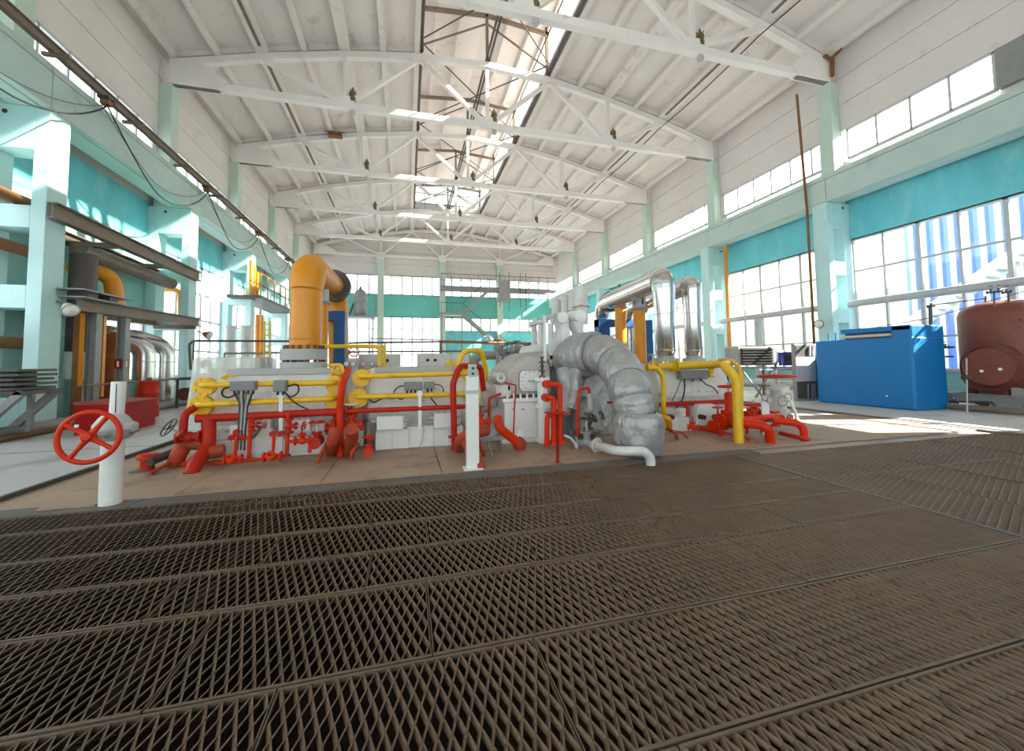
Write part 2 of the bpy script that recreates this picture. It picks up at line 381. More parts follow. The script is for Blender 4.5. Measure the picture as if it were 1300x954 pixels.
for side, (xl, xu, s) in SIDE.items():
    wl = struct('wall_'+side)
    for bi, (ya, yb) in enumerate(BAYS):
        vis = yb > 4.9
        yb = min(yb, Y1); pa, pb = ya, yb
        # lower wall
        solid = (side == 'left' and abs(ya-10.95) < 0.1)
        if side == 'right' and yb < 5:  # unseen bays, invented as mostly solid to keep sun off the grating
            w0 = yb if ya < -1.5 else 2.9
            xb(MB(), xl, s, 0.3, ya, w0, 0, 7.3).build('lower_wall_panel', M_teal2, wl)
            if w0 < yb:
                xb(MB(), xl, s, 0.3, w0, yb, 5.76, 7.3).build('teal_wall_panel', M_teal, wl); xb(MB(), xl, s, 0.3, w0, yb, 0, 0.96).build('sill_panel', M_teal2, wl)
                window(side, w0, yb-0.03, 0.96, 5.76, xl, s, 2, (2.0, 3.4, 4.57))  # unseen window, its start shaped to place the sun patch
        elif solid:
            xb(MB(), xl, s, 0.3, ya, yb, 5.78, 7.3).build('teal_wall_panel', M_teal, wl)
            xb(MB(), xl, s, 0.3, ya, yb, 2.9, 5.76).build('lower_wall_panel', M_teal2, wl)
            xb(MB(), xl, s, 0.3, ya, 14.8, 0, 2.9).build('lower_wall_panel', M_teal2, wl)
            xb(MB(), xl, s, 0.3, 14.8, yb, 0, 0.9).build('sill_panel', M_teal2, wl)
            window(side, 14.8, yb, 0.9, 2.9, xl, s, 2, (2.0,), detail=True)
        else:
            xb(MB(), xl, s, 0.3, ya+0.01, yb-0.01, 5.76, 7.3).build('teal_wall_panel', M_teal, wl)
            xb(MB(), xl, s, 0.3, ya+0.01, yb-0.01, 0, 0.92).build('sill_panel', M_teal2, wl)
            xb(MB(), xl-s*0.12, s, 0.42, ya+0.5, yb, 0.90, 0.96).build('window_sill', M_frame, wl)
            window(side, ya+0.03, yb-0.03, 0.96, 5.76, xl, s, 6, (2.0, 3.4, 4.57), detail=vis)
        xb(MB(), xl, s, 0.3, ya, yb, 7.3, 8.8).build('beam_seat_panel', M_white, wl)
        # clerestory
        if side == 'right' and ya < 4:
            xb(MB(), xu, s, 0.2, ya, yb, 8.8, 9.9).build('infill_panel', M_gsteel, wl)  # unseen infill carried on here so no sun reaches the grating
        elif side == 'right' and abs(ya-4.95) < 0.1:
            xb(MB(), xu, s, 0.2, ya, 6.86, 8.8, 9.9).build('infill_panel', M_gsteel, wl)
            window(side, 6.86, yb-0.2, 8.8, 9.9, xu, s, 4, (), thick=0, detail=vis)
        else:
            window(side, ya+0.2, yb-0.2, 8.8, 9.9, xu, s, 6, (), thick=0, detail=vis)
            xb(MB(), xu, s, 0.2, ya, ya+0.2, 8.8, 9.9).build('pier_panel', M_white, wl); xb(MB(), xu, s, 0.2, yb-0.2, yb, 8.8, 9.9).build('pier_panel', M_white, wl)
        for (za, zb) in ((9.94, 10.95), (10.97, 11.98), (12.0, 13.0)):
            xb(MB(), xu, s, 0.22, ya+0.006, yb-0.006, za, zb).build('white_wall_panel', M_white, wl)
# back wall
wb = struct('wall_back')
GC = [XL, -2.5, 3.5, 9.5, XR]
def yb_box(x0, x1, z0, z1, t=0.3): return MB().box(x0, x1, Y1, Y1+t, z0, z1)
def window_back(x0, x1, z0, z1, cols, hs):
    WN[0] += 1; xc = (x0+x1)/2; wd = struct('window_%d' % WN[0], loc=(xc, Y1, z0))
    fr = MB()
    for zz in (z0, z1): fr.box(x0, x1, Y1, Y1+0.09, zz-0.05, zz+0.05)
    for xx in (x0+0.04, x1-0.04): fr.box(xx-0.04, xx+0.04, Y1, Y1+0.09, z0, z1)
    fr.build('window_frame', M_frame, wd); st = (x1-x0)/cols; zs = [z0]+list(hs)+[z1]
    for i in range(1, cols): MB().box(x0+i*st-0.06, x0+i*st+0.06, Y1, Y1+0.08, z0, z1).build('mullion', M_frame, wd)
    for zz in hs: MB().box(x0, x1, Y1+0.01, Y1+0.07, zz-0.035, zz+0.035).build('transom', M_frame, wd)
    for i in range(cols):
        for j in range(len(zs)-1):
            a0, a1, b0, b1 = x0+i*st-xc, x0+(i+1)*st-xc, zs[j]-z0, zs[j+1]-z0
            me = bpy.data.meshes.new('pane'); me.from_pydata([(a0,0.04,b0),(a1,0.04,b0),(a1,0.04,b1),(a0,0.04,b1)], [], [(0,1,2,3)]); me.materials.append(glass)
            o = bpy.data.objects.new('pane', me); COL.objects.link(o); o.parent = wd
for i in range(4):
    x0, x1 = GC[i], GC[i+1]
    yb_box(x0, x1, 0, 0.9).build('sill_panel', M_teal2, wb)
    if i < 2: window_back(x0, x1, 0.9, 5.95, 6, (2.2, 3.5, 4.75))
    else:
        yb_box(x0, x1, 0.9, 4.6).build('teal_wall_panel', M_teal, wb); window_back(x0, x1, 4.6, 5.95, 6, ())
    yb_box(x0, x1, 5.95, 8.2).build('teal_wall_panel', mat('teal_back', (112, 200, 190), 0.65, var=0.08, scale=0.6, dirt=(132, 208, 198), dirt_amt=0.2), wb)
    window_back(x0, x1, 8.2, 10.1, 6, ())
    for (za, zb) in ((10.1, 11.3), (11.32, 12.5), (12.52, 13.7), (13.72, 15.6)): yb_box(x0+0.01, x1-0.01, za, zb).build('white_wall_panel', M_white, wb)
wf = struct('wall_front')
for (za, zb, mm) in ((-0.3, 0.9, M_teal2), (5.95, 8.2, M_teal), (10.1, 15.6, M_white)): MB().box(XL-0.3, XR+0.3, Y0-0.3, Y0, za, zb).build('wall_band', mm, wf)
for i in range(4):  # unseen windows behind the camera, added to bring daylight onto the machine fronts
    for (za, zb) in ((0.9, 5.95), (8.2, 10.1)):
        WN[0] += 1; wd = struct('window_%d' % WN[0], loc=(GC[i], Y0, za)); fr = MB()
        for k in range(7): q = lerp_(GC[i], GC[i+1], k/6); fr.box(q-0.05, q+0.05, Y0-0.1, Y0, za, zb)
        fr.build('window_frame', M_frame, wd)
        for k in range(6):
            a0, a1 = lerp_(0, GC[i+1]-GC[i], k/6), lerp_(0, GC[i+1]-GC[i], (k+1)/6); me = bpy.data.meshes.new('pane'); me.from_pydata([(a0,-0.05,0),(a1,-0.05,0),(a1,-0.05,zb-za),(a0,-0.05,zb-za)], [], [(0,1,2,3)]); me.materials.append(glass)
            o = bpy.data.objects.new('pane', me); COL.objects.link(o); o.parent = wd
# columns -------------------------------------------------------------
def column(side, y):
    xl, xu, s = SIDE[side]; ch = CL if side == 'left' else CR; d = 0.55
    t = thing('concrete_column', 'pale aqua two-branch concrete column with openings against the %s' % ('wall behind the steel gallery' if side == 'left' else 'wall behind the brown tank'), 'column', (ch+s*0.65, y+d/2, 0), 'columns along the gallery wall' if side == 'left' else 'columns along the brown tank wall')
    b = MB()
    def seg(u0, u1, z0, z1):
        x0, x1 = sorted((ch+s*u0, ch+s*u1)); b.box(x0, x1, y, y+d, z0, z1)
    wd = abs(xl-ch)+0.02
    seg(0, 0.27, 0, 7.15); seg(wd-0.34, wd, 0, 7.15)
    for za, zb in ((0, 0.7), (2.65, 3.15), (4.42, 4.92), (6.18, 7.15)): seg(0.27, wd-0.34, za, zb)
    b.build('lower_shaft', M_aqua, t, 0.012)
    h = MB(); h.cyl((ch+s*0.8, y-0.004, 7.0-0.02), (ch+s*0.8, y+0.05, 6.98), 0.05); h.build('hole', M_gap, t)
    x0, x1 = sorted((xu-s*0.4, xu+s*0.05)); MB().box(x0, x1, y, y+0.5, 7.15, 11.85).build('upper_shaft', M_green, t, 0.01)
    return t
for y in YC:
    if y < -2: continue
    for side in SIDE: column(side, y)
for x in (-2.5, 3.5, 9.5):
    t = thing('gable_column', 'slim pale green column standing against the far gable wall', 'column', (x, 40.7, 0), 'gable columns')
    MB().box(x-0.3, x+0.3, 40.5, 40.99, 0, 11.6).build('shaft', M_green, t)
    MB().box(x-0.36, x+0.36, 40.45, 40.99, 11.6, 11.84).build('capital', M_truss, t)
# crane beams -----------------------------------------------------------
for side, (xl, xu, s) in SIDE.items():
    ch = CL if side == 'left' else CR
    for (ya, yb) in BAYS:
        if yb < -2: continue
        yb = min(yb, 40.9)
        t = thing('crane_beam', 'pale green concrete crane beam resting on the columns of the %s wall' % ('gallery' if side == 'left' else 'brown tank'), 'beam', (ch+s*0.45, (ya+yb)/2, 7.15), 'crane beams on the %s side' % ('gallery' if side == 'left' else 'tank'))
        b = MB(); x0, x1 = sorted((ch+s*0.0, ch+s*0.9))
        b.box(x0+0.18, x1-0.18, ya+0.01, yb-0.01, 7.15, 8.0); b.box(x0, x1, ya+0.01, yb-0.01, 8.0, 8.16)
        xa, xc = sorted((ch, ch+s*0.16)); b.box(xa, xc, ya+0.01, yb-0.01, 7.16, 7.98)
        b.build('beam_body', M_beam, t)
        xr0 = ch+s*0.42; MB().box(xr0-0.04, xr0+0.04, ya, yb, 8.16, 8.27).build('crane_rail', M_dsteel if side == 'left' else M_beam, t)
# ceiling: trusses, slabs, monitor ------------------------------------
TN = [-8.5+3*i for i in range(9)]; TZ = [12.8, 13.62, 14.30, 14.78, 14.97, 14.78, 14.30, 13.62, 12.8]
def make_truss(y):
    t = thing('roof_truss', 'white concrete segmental roof truss spanning the hall', 'truss', (3.5, y, 11.85), 'roof trusses')
    c = y+0.12
    MB().box(-8.5, 15.5, y, y+0.24, 11.85, 12.13).build('bottom_chord', M_truss, t, 0.01)
    b = MB()
    for i in range(8): b.bar((TN[i], c, TZ[i]-0.13), (TN[i+1], c, TZ[i+1]-0.13), 0.24, 0.26)
    b.build('top_chord', M_truss, t)
    for e, sg in ((-8.55, 1), (15.55, -1)):
        MB().prism([(e, y-0.03, 11.85), (e+sg*1.6, y-0.03, 11.85), (e+sg*1.9, y-0.03, 12.2), (e+sg*0.9, y-0.03, 12.85), (e, y-0.03, 12.78)], (0, 0.3, 0)).build('end_block', M_truss, t)
    for a, bb in ((1, 2), (3, 2), (3, 4), (5, 4), (5, 6), (7, 6)):
        MB().bar((TN[a], c, TZ[a]-0.2), (TN[bb], c, 12.0), 0.17, 0.17).build('diagonal', M_truss, t)
    for a in (2, 4, 6):
        MB().bar((TN[a], c, 12.0), (TN[a], c, TZ[a]-0.2), 0.15, 0.15, up=(1,0,0)).build('post', M_truss, t)
        MB().prism([(TN[a]-0.45, y+0.01, 12.1), (TN[a]+0.45, y+0.01, 12.1), (TN[a]+0.22, y+0.01, 12.38), (TN[a]-0.22, y+0.01, 12.38)], (0, 0.22, 0)).build('gusset', M_truss, t)
    return t
t0 = make_truss(YC[2])                     # Y = 4.95
for k in range(1, 6): copy_tree(t0, (0, 6*k, 0))
for k in range(1, 3): copy_tree(t0, (0, -6*k, 0))
copy_tree(t0, (0, 35.72, 0))['label'] = 'white concrete roof truss standing against the far gable wall'          # the last one stands against the gable
ce = struct('ceiling')
SL = {}
def slab(i, ya):
    a = Vector((TN[i], 0, TZ[i]+0.02)); b = Vector((TN[i+1], 0, TZ[i+1]+0.02)); d = (b-a); n = Vector((-d.z, 0, d.x)).normalized()
    if i not in SL:
        mb = MB(); L = 5.98
        def bx(u0, u1, y0, y1, h0, h1):
            vs = []
            for hh in (h0, h1):
                for (u, y) in ((u0, y0), (u1, y0), (u1, y1), (u0, y1)): vs.append(a+d*u+n*hh+Vector((0, y, 0)))
            mb.add(vs, [(0,3,2,1),(4,5,6,7),(0,1,5,4),(1,2,6,5),(2,3,7,6),(3,0,4,7)])
        bx(0.004, 0.996, 0, L, 0.26, 0.32)
        for u in (0.001, 0.465, 0.929): bx(u, u+0.07, 0, L, -0.02, 0.26)
        for yy in (0.0, L-0.1): bx(0.03, 0.97, yy, yy+0.1, 0.04, 0.26)
        o = mb.build('roof_slab', M_roof, ce); SL[i] = o; o.location = (0, ya, 0)
    else:
        o = SL[i].copy(); COL.objects.link(o); o.location = (0, ya, 0)
for (ya, yb) in [(10.95+6*k+0.12, 0) for k in range(-4, 5)]:
    for i in (0, 1, 2, 5, 6, 7): slab(i, ya)
    if ya < -1 or ya > 34.5:
        for i in (3, 4): slab(i, ya)
mb = MB()
for i in range(8):
    for (ya, yb) in (((Y0, Y1),) if i not in (3, 4) else ((Y0, -1.0), (34.95, Y1+0.3))):
        mb.prism([(TN[i]-(1.0 if i == 0 else 0), ya, TZ[i]+0.37-(0.25 if i == 0 else 0)), (TN[i+1]+(1.0 if i == 7 else 0), ya, TZ[i+1]+0.37-(0.25 if i == 7 else 0)), (TN[i+1]+(1.0 if i == 7 else 0), ya, TZ[i+1]+0.47), (TN[i]-(1.0 if i == 0 else 0), ya, TZ[i]+0.47)], (0, yb-ya, 0))
mb.build('roof_leak_cover', M_roof, ce)  # unseen layer added over the slabs to block sky light at the seams
for xx, zz in ((TN[1], TZ[1]), (TN[7], TZ[7])):     # brown joint strips under the slab seams
    for (ya, yb) in BAYS:
        if ya < 4 or ya > 36: continue
        MB().box(xx-0.06, xx+0.06, ya+0.5, yb-0.35, zz-0.02, zz+0.0).build('joint_strip', M_steel, ce)
for s_, xe in ((-1, UL), (1, UR)):
    MB().box(min(xe-s_*0.35, xe+s_*0.3), max(xe-s_*0.35, xe+s_*0.3), Y0, Y1, 13.0, 13.25).build('eave_strip', M_roof, ce)
# roof monitor (lantern) over the middle
MX0, MX1, MY0, MY1, MZ0, MZ1 = 0.5, 6.5, -1.0, 34.95, 15.05, 17.2
mon = thing('roof_lantern', 'raised glazed roof lantern running along the middle of the ceiling', 'skylight', (3.5, 17, 15))
mb = MB()
for xx in (MX0, MX1): mb.box(xx-0.08, xx+0.08, MY0, MY1, MZ0-0.1, MZ0+0.3); mb.box(xx-0.1, xx+0.1, MY0, MY1, MZ1-0.2, MZ1)
mb.build('curb', M_roof, mon)
nb = 6
for k in range(nb):
    ya = MY0+k*(MY1-MY0)/nb; yb = ya+(MY1-MY0)/nb
    for a_, b_ in ((MX0-0.3, 3.5), (3.5, MX1+0.3)):
        mb = MB(); za, zb = (MZ1, MZ1+0.35) if b_ == 3.5 else (MZ1+0.35, MZ1)
        mb.prism([(a_, ya, za), (b_, ya, zb), (b_, ya, zb+0.08), (a_, ya, za+0.08)], (0, yb-ya-0.02, 0))
        for j in range(1, 3):
            u = j/3; mb.prism([(a_+(b_-a_)*u-0.06, ya, za+(zb-za)*u-0.22), (a_+(b_-a_)*u+0.06, ya, za+(zb-za)*u-0.22), (a_+(b_-a_)*u+0.06, ya, za+(zb-za)*u+0.02), (a_+(b_-a_)*u-0.06, ya, za+(zb-za)*u+0.02)], (0, yb-ya-0.02, 0))
        mb.build('roof_slab', M_roof, mon)
    for xx in (MX0, MX1):
        me = bpy.data.meshes.new('pane'); me.from_pydata([(xx-3.5, ya-17, 0.3), (xx-3.5, yb-17, 0.3), (xx-3.5, yb-17, 2.05), (xx-3.5, ya-17, 2.05)], [], [(0,1,2,3)]); me.materials.append(glass_dirty)
        o = bpy.data.objects.new('pane', me); COL.objects.link(o); o.parent = mon
    # cross frame
    fr = MB(); y = YC[2]+6*k
    for xx in (MX0+0.12, MX1-0.12): fr.box(xx-0.06, xx+0.06, y, y+0.12, MZ0-0.1, MZ1)
    fr.bar((MX0, y+0.06, MZ1-0.3), (3.5, y+0.06, MZ1-0.02), 0.12, 0.16); fr.bar((3.5, y+0.06, MZ1-0.02), (MX1, y+0.06, MZ1-0.3), 0.12, 0.16)
    fr.build('cross_frame', M_steel, mon)
    fr = MB(); fr.box(3.44, 3.56, y, y+0.12, MZ0-0.1, MZ1); fr.bar((MX0, y+0.06, MZ0+0.1), (3.5, y+0.06, MZ1-0.4), 0.06, 0.06); fr.bar((MX1, y+0.06, MZ0+0.1), (3.5, y+0.06, MZ1-0.4), 0.06, 0.06)
    fr.build('frame_post', M_steel, mon)
    fr = MB(); fr.tube([(MX0+0.1, y+0.1, MZ0+0.3), (MX1-0.1, y+5.9, MZ0+0.3)], 0.03, 6); fr.tube([(MX1-0.1, y+0.1, MZ0+0.3), (MX0+0.1, y+5.9, MZ0+0.3)], 0.03, 6); fr.build('tie_rod', M_dsteel, mon)
MB().box(3.42, 3.5, MY0, MY1, MZ0+0.0, MZ0+0.09).box(3.56, 3.64, MY0, MY1, MZ0, MZ0+0.09).build('ridge_tie', M_dsteel, mon)
for xx in (MX0+0.09, MX1-0.09): MB().box(xx-0.05, xx+0.05, MY0, MY1, MZ0-0.2, MZ0+0.02).build('edge_angle', M_dsteel, mon)
MB().box(5.72, 5.76, MY0, MY1, MZ0+0.1, MZ0+0.14).build('cable_run', M_dsteel, mon)
fr = MB()
for zz in (MZ0+0.3, MZ0+1.2, MZ1-0.1): fr.box(MX0, MX1, MY1-0.05, MY1, zz-0.04, zz+0.04)
for k in range(7): fr.box(MX0+k-0.03, MX0+k+0.03, MY1-0.05, MY1, MZ0, MZ1)
fr.box(MX0, MX1, MY1-0.05, MY1+0.05, MZ0-0.2, MZ0+0.3)
fr.build('end_glazing_frame', M_frame, mon)
for k in range(6):
    me = bpy.data.meshes.new('pane'); me.from_pydata([(MX0+k-3.5, MY1-17, 0.3), (MX0+k-2.5, MY1-17, 0.3), (MX0+k-2.5, MY1-17, 2.1), (MX0+k-3.5, MY1-17, 2.1)], [], [(0,1,2,3)]); me.materials.append(glass_dirty)
    o = bpy.data.objects.new('pane', me); COL.objects.link(o); o.parent = mon
MB().box(MX0-0.1, MX1+0.1, MY0-0.1, MY0, MZ0-0.2, MZ1+0.3).build('end_wall', M_roof, mon)
# outside -----------------------------------------------------------------
MB().box(16.4, 120, -80, 120, -0.5, -0.3).build('ground', mat('yard_concrete', (190, 186, 180), 0.8, var=0.1, scale=0.3)); tag(bpy.data.objects['ground'], 'pale concrete yard outside the brown tank windows', 'ground')
bpy.data.objects['ground']['kind'] = 'structure'
t = thing('corrugated_building', 'blue corrugated sheet building seen through the windows behind the brown tank', 'building', (25, 4, -0.3))
mb = MB(); y = -9.0; prof = []
while y < 14.0:
    prof += [(24.0, y), (24.0, y+0.22), (24.12, y+0.27), (24.12, y+0.45)]; y += 0.5
vs = []; fs = []
for i, (x, yy) in enumerate(prof): vs += [(x, yy, -0.3), (x, yy, 9.0)]
for i in range(len(prof)-1): fs.append((2*i, 2*i+1, 2*i+3, 2*i+2))
mb.add(vs, fs); mb.build('corrugated_wall', mat('cladding_blue', (104, 134, 220), 0.5, var=0.05), t)
mb = MB(); y = -9.0
while y < 14.0: mb.box(23.96, 24.0, y+0.02, y+0.2, -0.3, 9.0); y += 0.5
mb.build('highlight_strips', mat('cladding_highlight', (226, 230, 240), 0.6), t)  # white strips paint the bright highlights of the corrugation
MB().box(24.15, 34, -9, 14.2, -0.3, 9.0).build('building_core', mat('cladding_white', (220, 222, 226), 0.7), t)
MB().box(23.8, 34.2, -9.2, 14.3, 9.0, 9.2).build('roof_edge', M_frame, t)
t = thing('outside_stair', 'white steel stair climbing along the blue corrugated building', 'stair', (22.5, 10, -0.3))
mb = MB()
for dx in (0, 0.9): mb.bar((22.3+dx, 16.4, 0.6), (22.3+dx, 7.0, 7.0), 0.05, 0.35)
mb.build('stringer', M_frame, t); mb = MB()
for k in range(30): u = k/29; mb.box(22.3, 23.2, 16.4-9.4*u-0.13, 16.4-9.4*u+0.13, 0.6+6.4*u, 0.64+6.4*u)
mb.build('treads', M_frame, t); mb = MB(); mb.box(22.2, 23.9, -2, 7.0, 4.0, 4.25)
mb.build('landing', M_frame, t)
t = thing('yellow_building', 'pale yellow building in the yard next to the blue corrugated one', 'building', (26, 25, -0.3))
MB().box(25, 36, 14.5, 44, -0.3, 8.5).build('plaster_wall', mat('yellow_plaster', (240, 236, 206), 0.8, var=0.06), t); MB().box(24.8, 36.2, 14.35, 44.2, 8.5, 8.7).build('roof_edge', M_frame, t)
# daylight portals in the glazed openings (guide sky sampling; they give off no light of their own)
def portal(c, rx, sx, sy):
    l = bpy.data.lights.new('daylight_portal', 'AREA'); l.shape = 'RECTANGLE'; l.size = sx; l.size_y = sy; l.cycles.is_portal = True
    o = bpy.data.objects.new('daylight_portal', l); COL.objects.link(o); o.location = c; o.rotation_euler = Vector(rx).to_track_quat('-Z', 'Z').to_euler() if abs(rx[2]) < 0.5 else (0, 0, 0)
    return o
portal((XR+0.2, 14, 3.4), (-1, 0, 0), 54, 4.9); portal((UR+0.3, 14, 9.35), (-1, 0, 0), 54, 1.1)
portal((XL-0.2, 14, 3.4), (1, 0, 0), 54, 4.9); portal((UL-0.3, 14, 9.35), (1, 0, 0), 54, 1.1)
portal((3.5, 41.2, 5.5), (0, -1, 0), 25, 9.3); portal((3.5, Y0-0.2, 5.5), (0, 1, 0), 25, 9.3)
portal((MX1+0.1, 17, 16.2), (-1, 0, 0), 36, 1.8); portal((MX0-0.1, 17, 16.2), (1, 0, 0), 36, 1.8)
# =================================================================== machines
AY, AZ = 7.38, 0.68      # shaft line of the machine train
def V3(x, y, Y): return P(x, y, Y)
def lerp(a, b, t): return a+(b-a)*t
def ring_bolts(mb, c, axis, R, n, r=0.016, l=0.03):
    c = Vector(c); a = Vector(axis).normalized(); x, y = mb.frame(a)
    for i in range(n):
        t = 2*math.pi*(i+0.5)/n; q = c+x*(R*math.cos(t))+y*(R*math.sin(t)); mb.cyl(q-a*l, q+a*l, r, n=6)
def compressor(label, x0, x1, r, pedestals, top=True, az=AZ):
    t = thing('compressor', label, 'compressor', ((x0+x1)/2, AY, 0)); L = x1-x0
    mb = MB(); prof = [(r*0.62, 0), (r*0.62, 0.03), (r*0.97, 0.03), (r, 0.06), (r, 0.16), (r*0.975, 0.18), (r*0.975, L*0.5-0.05), (r*0.99, L*0.5-0.04), (r*0.99, L*0.5+0.04), (r*0.975, L*0.5+0.05), (r*0.975, L-0.18), (r, L-0.16), (r, L-0.06), (r*0.97, L-0.03), (r*0.62, L-0.03), (r*0.62, L)]
    mb.lathe((x0, AY, az), (1, 0, 0), prof, 40); mb.build('casing', M_mach, t)
    for xx in (x0+0.02, x1-0.02):
        mb = MB(); mb.cyl((xx-0.07, AY, az), (xx+0.07, AY, az), r*0.55, n=28); ring_bolts(mb, (xx, AY, az), (1,0,0), r*0.47, 14, 0.02, 0.085); mb.build('end_cover', M_mach, t)
    mb = MB(); mb.box(x0+0.03, x1-0.03, AY-r-0.035, AY-r*0.9, az-0.05, az+0.03)
    for k in range(int(L/0.16)): q = x0+0.12+k*0.16; mb.cyl((q, AY-r-0.02, az-0.075), (q, AY-r-0.02, az+0.055), 0.016, n=6)
    mb.build('split_flange', M_mach, t)
    if top: MB().box(x0+0.1, x1-0.1, AY-0.3, AY+0.3, az+r*0.86, az+r+0.015).build('top_plate', M_panel, t, 0.01)
    for (a, b, z) in pedestals:
        MB().box(a, b, AY-r-0.12, AY+r+0.1, z*0.62, z).build('support_foot', M_mwhite, t, 0.008)
        mb = MB(); mb.box(a-0.03, b+0.03, AY-r-0.14, AY+r+0.12, 0, z*0.62-0.01)
        for q in (a-0.03, (a+b)/2, b+0.03): mb.box(q-0.012, q+0.012, AY-r-0.16, AY-r-0.13, 0, z*0.62-0.01)
        mb.build('pedestal', M_mwhite, t, 0.006)
    MB().box(x0+0.12, x1-0.12, AY-r+0.1, AY+r-0.1, 0, 0.3).build('bedplate', M_gsteel, t)
    return t
x_a, x_b = P(266, 505, 6.8).x, P(428, 500, 6.8).x
c1 = compressor('grey white compressor casing under the tall orange pipe', x_a, x_b, 0.60, [(x_a+0.12, x_a+0.58, 0.46), (x_b-0.62, x_b-0.14, 0.46)])
x_c, x_d = P(465, 500, 6.8).x, P(598, 500, 6.8).x
c2 = compressor('grey white compressor casing between the orange pipe machine and the turbine', x_c, x_d, 0.60, [(x_c+0.2, x_c+0.62, 0.52), (x_d-0.62, x_d-0.2, 0.52)])
x_e, x_f = P(836, 500, 6.8).x, P(926, 500, 6.85).x
c4 = compressor('grey white compressor casing under the two silver pipes', x_e, x_f, 0.60, [(x_e+0.1, x_e+0.5, 0.42), (x_f-0.6, x_f-0.15, 0.42)])
MB().box(x_c+0.62, x_d-0.62, AY-0.72, AY+0.6, 0.0, 0.33).build('base_panel', M_mwhite, c2, 0.006)
MB().box(x_a+0.6, x_b-0.64, AY-0.72, AY+0.6, 0.0, 0.24).build('base_panel', M_mwhite, c1, 0.006)
mb = MB(); cc = P(338, 560, AY-0.70); mb.prism([(cc.x-0.18, AY-0.71, 0.24), (cc.x+0.18, AY-0.71, 0.24), (cc.x+0.05, AY-0.71, 0.42), (cc.x+0.05, AY-0.71, 0.62), (cc.x-0.05, AY-0.71, 0.62), (cc.x-0.05, AY-0.71, 0.42)], (0, 0.1, 0)); mb.build('support_bracket', M_mwhite, c1)
# shaft covers between the casings
for nm, xa, xb_, rr, lab in (('a', x_b+0.06, x_c-0.06, 0.3, 'grey shaft coupling cover between the two compressor casings'), ('b', x_d+0.06, P(632, 500, 7).x, 0.27, 'pale shaft coupling cover joining compressor and turbine gearbox')):
    mb = MB(); mb.cyl((xa, AY, AZ), (xb_, AY, AZ), rr, n=28)
    for q in (0.15, 0.5, 0.85): mb.cyl((lerp(xa, xb_, q)-0.02, AY, AZ), (lerp(xa, xb_, q)+0.02, AY, AZ), rr+0.03, n=28)
    mb.box(xa, xb_, AY-0.3, AY+0.3, 0, 0.35); tag(mb.build('coupling_cover', M_mach), lab, 'cover')
# junction boxes and cables on the casings
def jbox(x0, x1, y0, y1, Y, label, drops=0):
    a = P(x0, y1, Y); b = P(x1, y0, Y); t = thing('junction_box', label, 'box', ((a.x+b.x)/2, Y, a.z))
    MB().box(a.x, b.x, Y, Y+0.12, a.z, b.z).build('enclosure', M_box, t, 0.008)
    MB().box(a.x+0.01, b.x-0.01, Y-0.012, Y, a.z+0.01, b.z-0.01).build('lid', M_box, t, 0.004)
    for k in range(drops): q = a.x+(k+0.7)*(b.x-a.x)/(drops+0.4); MB().cyl((q, Y+0.06, a.z-0.05), (q, Y+0.06, a.z), 0.016, n=8).build('cable_gland', M_cable, t)
    return t
jbox(291, 324, 484, 497, 6.32, 'long grey junction box with many cables on the yellow pipes', 5)
jbox(346, 363, 483, 498, 6.32, 'small square grey junction box above the white conduit post', 2)
jbox(513, 536, 485, 496, 6.5, 'grey junction box with black cables on the middle compressor', 4)
jbox(539, 552, 485, 494, 6.5, 'smaller grey junction box next to the black cabled one', 2)
jbox(864, 899, 470, 482, 6.75, 'grey junction box on the compressor under the silver pipes', 3)
def cable(pts, r=0.012, m=M_cable, label='', name='cable'):
    pts = [Vector(p) for p in pts]; out = []
    for i in range(len(pts)-1):
        p0 = pts[max(i-1, 0)]; p1 = pts[i]; p2 = pts[i+1]; p3 = pts[min(i+2, len(pts)-1)]
        for k in range(6):
            t = k/6; out.append(0.5*((2*p1)+(p2-p0)*t+(2*p0-5*p1+4*p2-p3)*t*t+(3*p1-p0-3*p2+p3)*t*t*t))
    out.append(pts[-1]); o = MB().tube(out, r, 6).build(name, m)
    return tag(o, label, 'cable') if label else o
def pc(l, Y): return [P(x, y, Y) for x, y in l]
cable(pc([(293, 492), (284, 494), (282, 501), (289, 505), (300, 501), (304, 497)], 6.42), 0.014, label='black cable loop at the end of the long junction box')
cable(pc([(363, 492), (376, 488), (379, 497), (370, 504), (362, 499)], 6.42), 0.012, label='black cable loop beside the small square junction box')
cable(pc([(361, 497), (368, 506), (380, 515), (395, 522)], 6.42), 0.011, label='black cable sloping across the orange pipe machine casing')
cable(pc([(513, 490), (505, 492), (500, 500), (508, 507), (516, 503), (518, 497)], 6.46), 0.011, label='black cable loop at the end of the middle junction box')
cable(pc([(466, 504), (474, 511), (486, 506), (500, 506), (512, 502)], 6.46), 0.014, label='thick black cable lying along the lower yellow pipe')
cable(pc([(542, 495), (547, 505), (552, 512), (558, 518)], 6.46), 0.012, label='black cable falling from the smaller junction box')
cable(pc([(552, 488), (560, 490), (563, 497), (558, 505)], 6.46), 0.01, label='thin black cable curl beside the smaller junction box')
cable(pc([(536, 530), (538, 545), (536, 560), (532, 568)], 6.55), 0.01, M_lsteel, label='pale cable running down the middle compressor base')
cable(pc([(869, 482), (869, 495), (866, 508), (858, 519)], 6.7), 0.014, label='black cable hanging under the silver pipe junction box')
cable(pc([(888, 480), (896, 488), (905, 492), (912, 500)], 6.7), 0.012, label='black cable curving over the end of the silver pipe compressor')
cable(pc([(866, 478), (860, 495), (852, 512)], 6.7), 0.01, M_gcable, label='grey cable slanting across the silver pipe compressor')
t = thing('cable_bundle', 'bundle of grey and black cables dropping in front of the orange pipe compressor', 'cable', P(308, 545, 6.42))
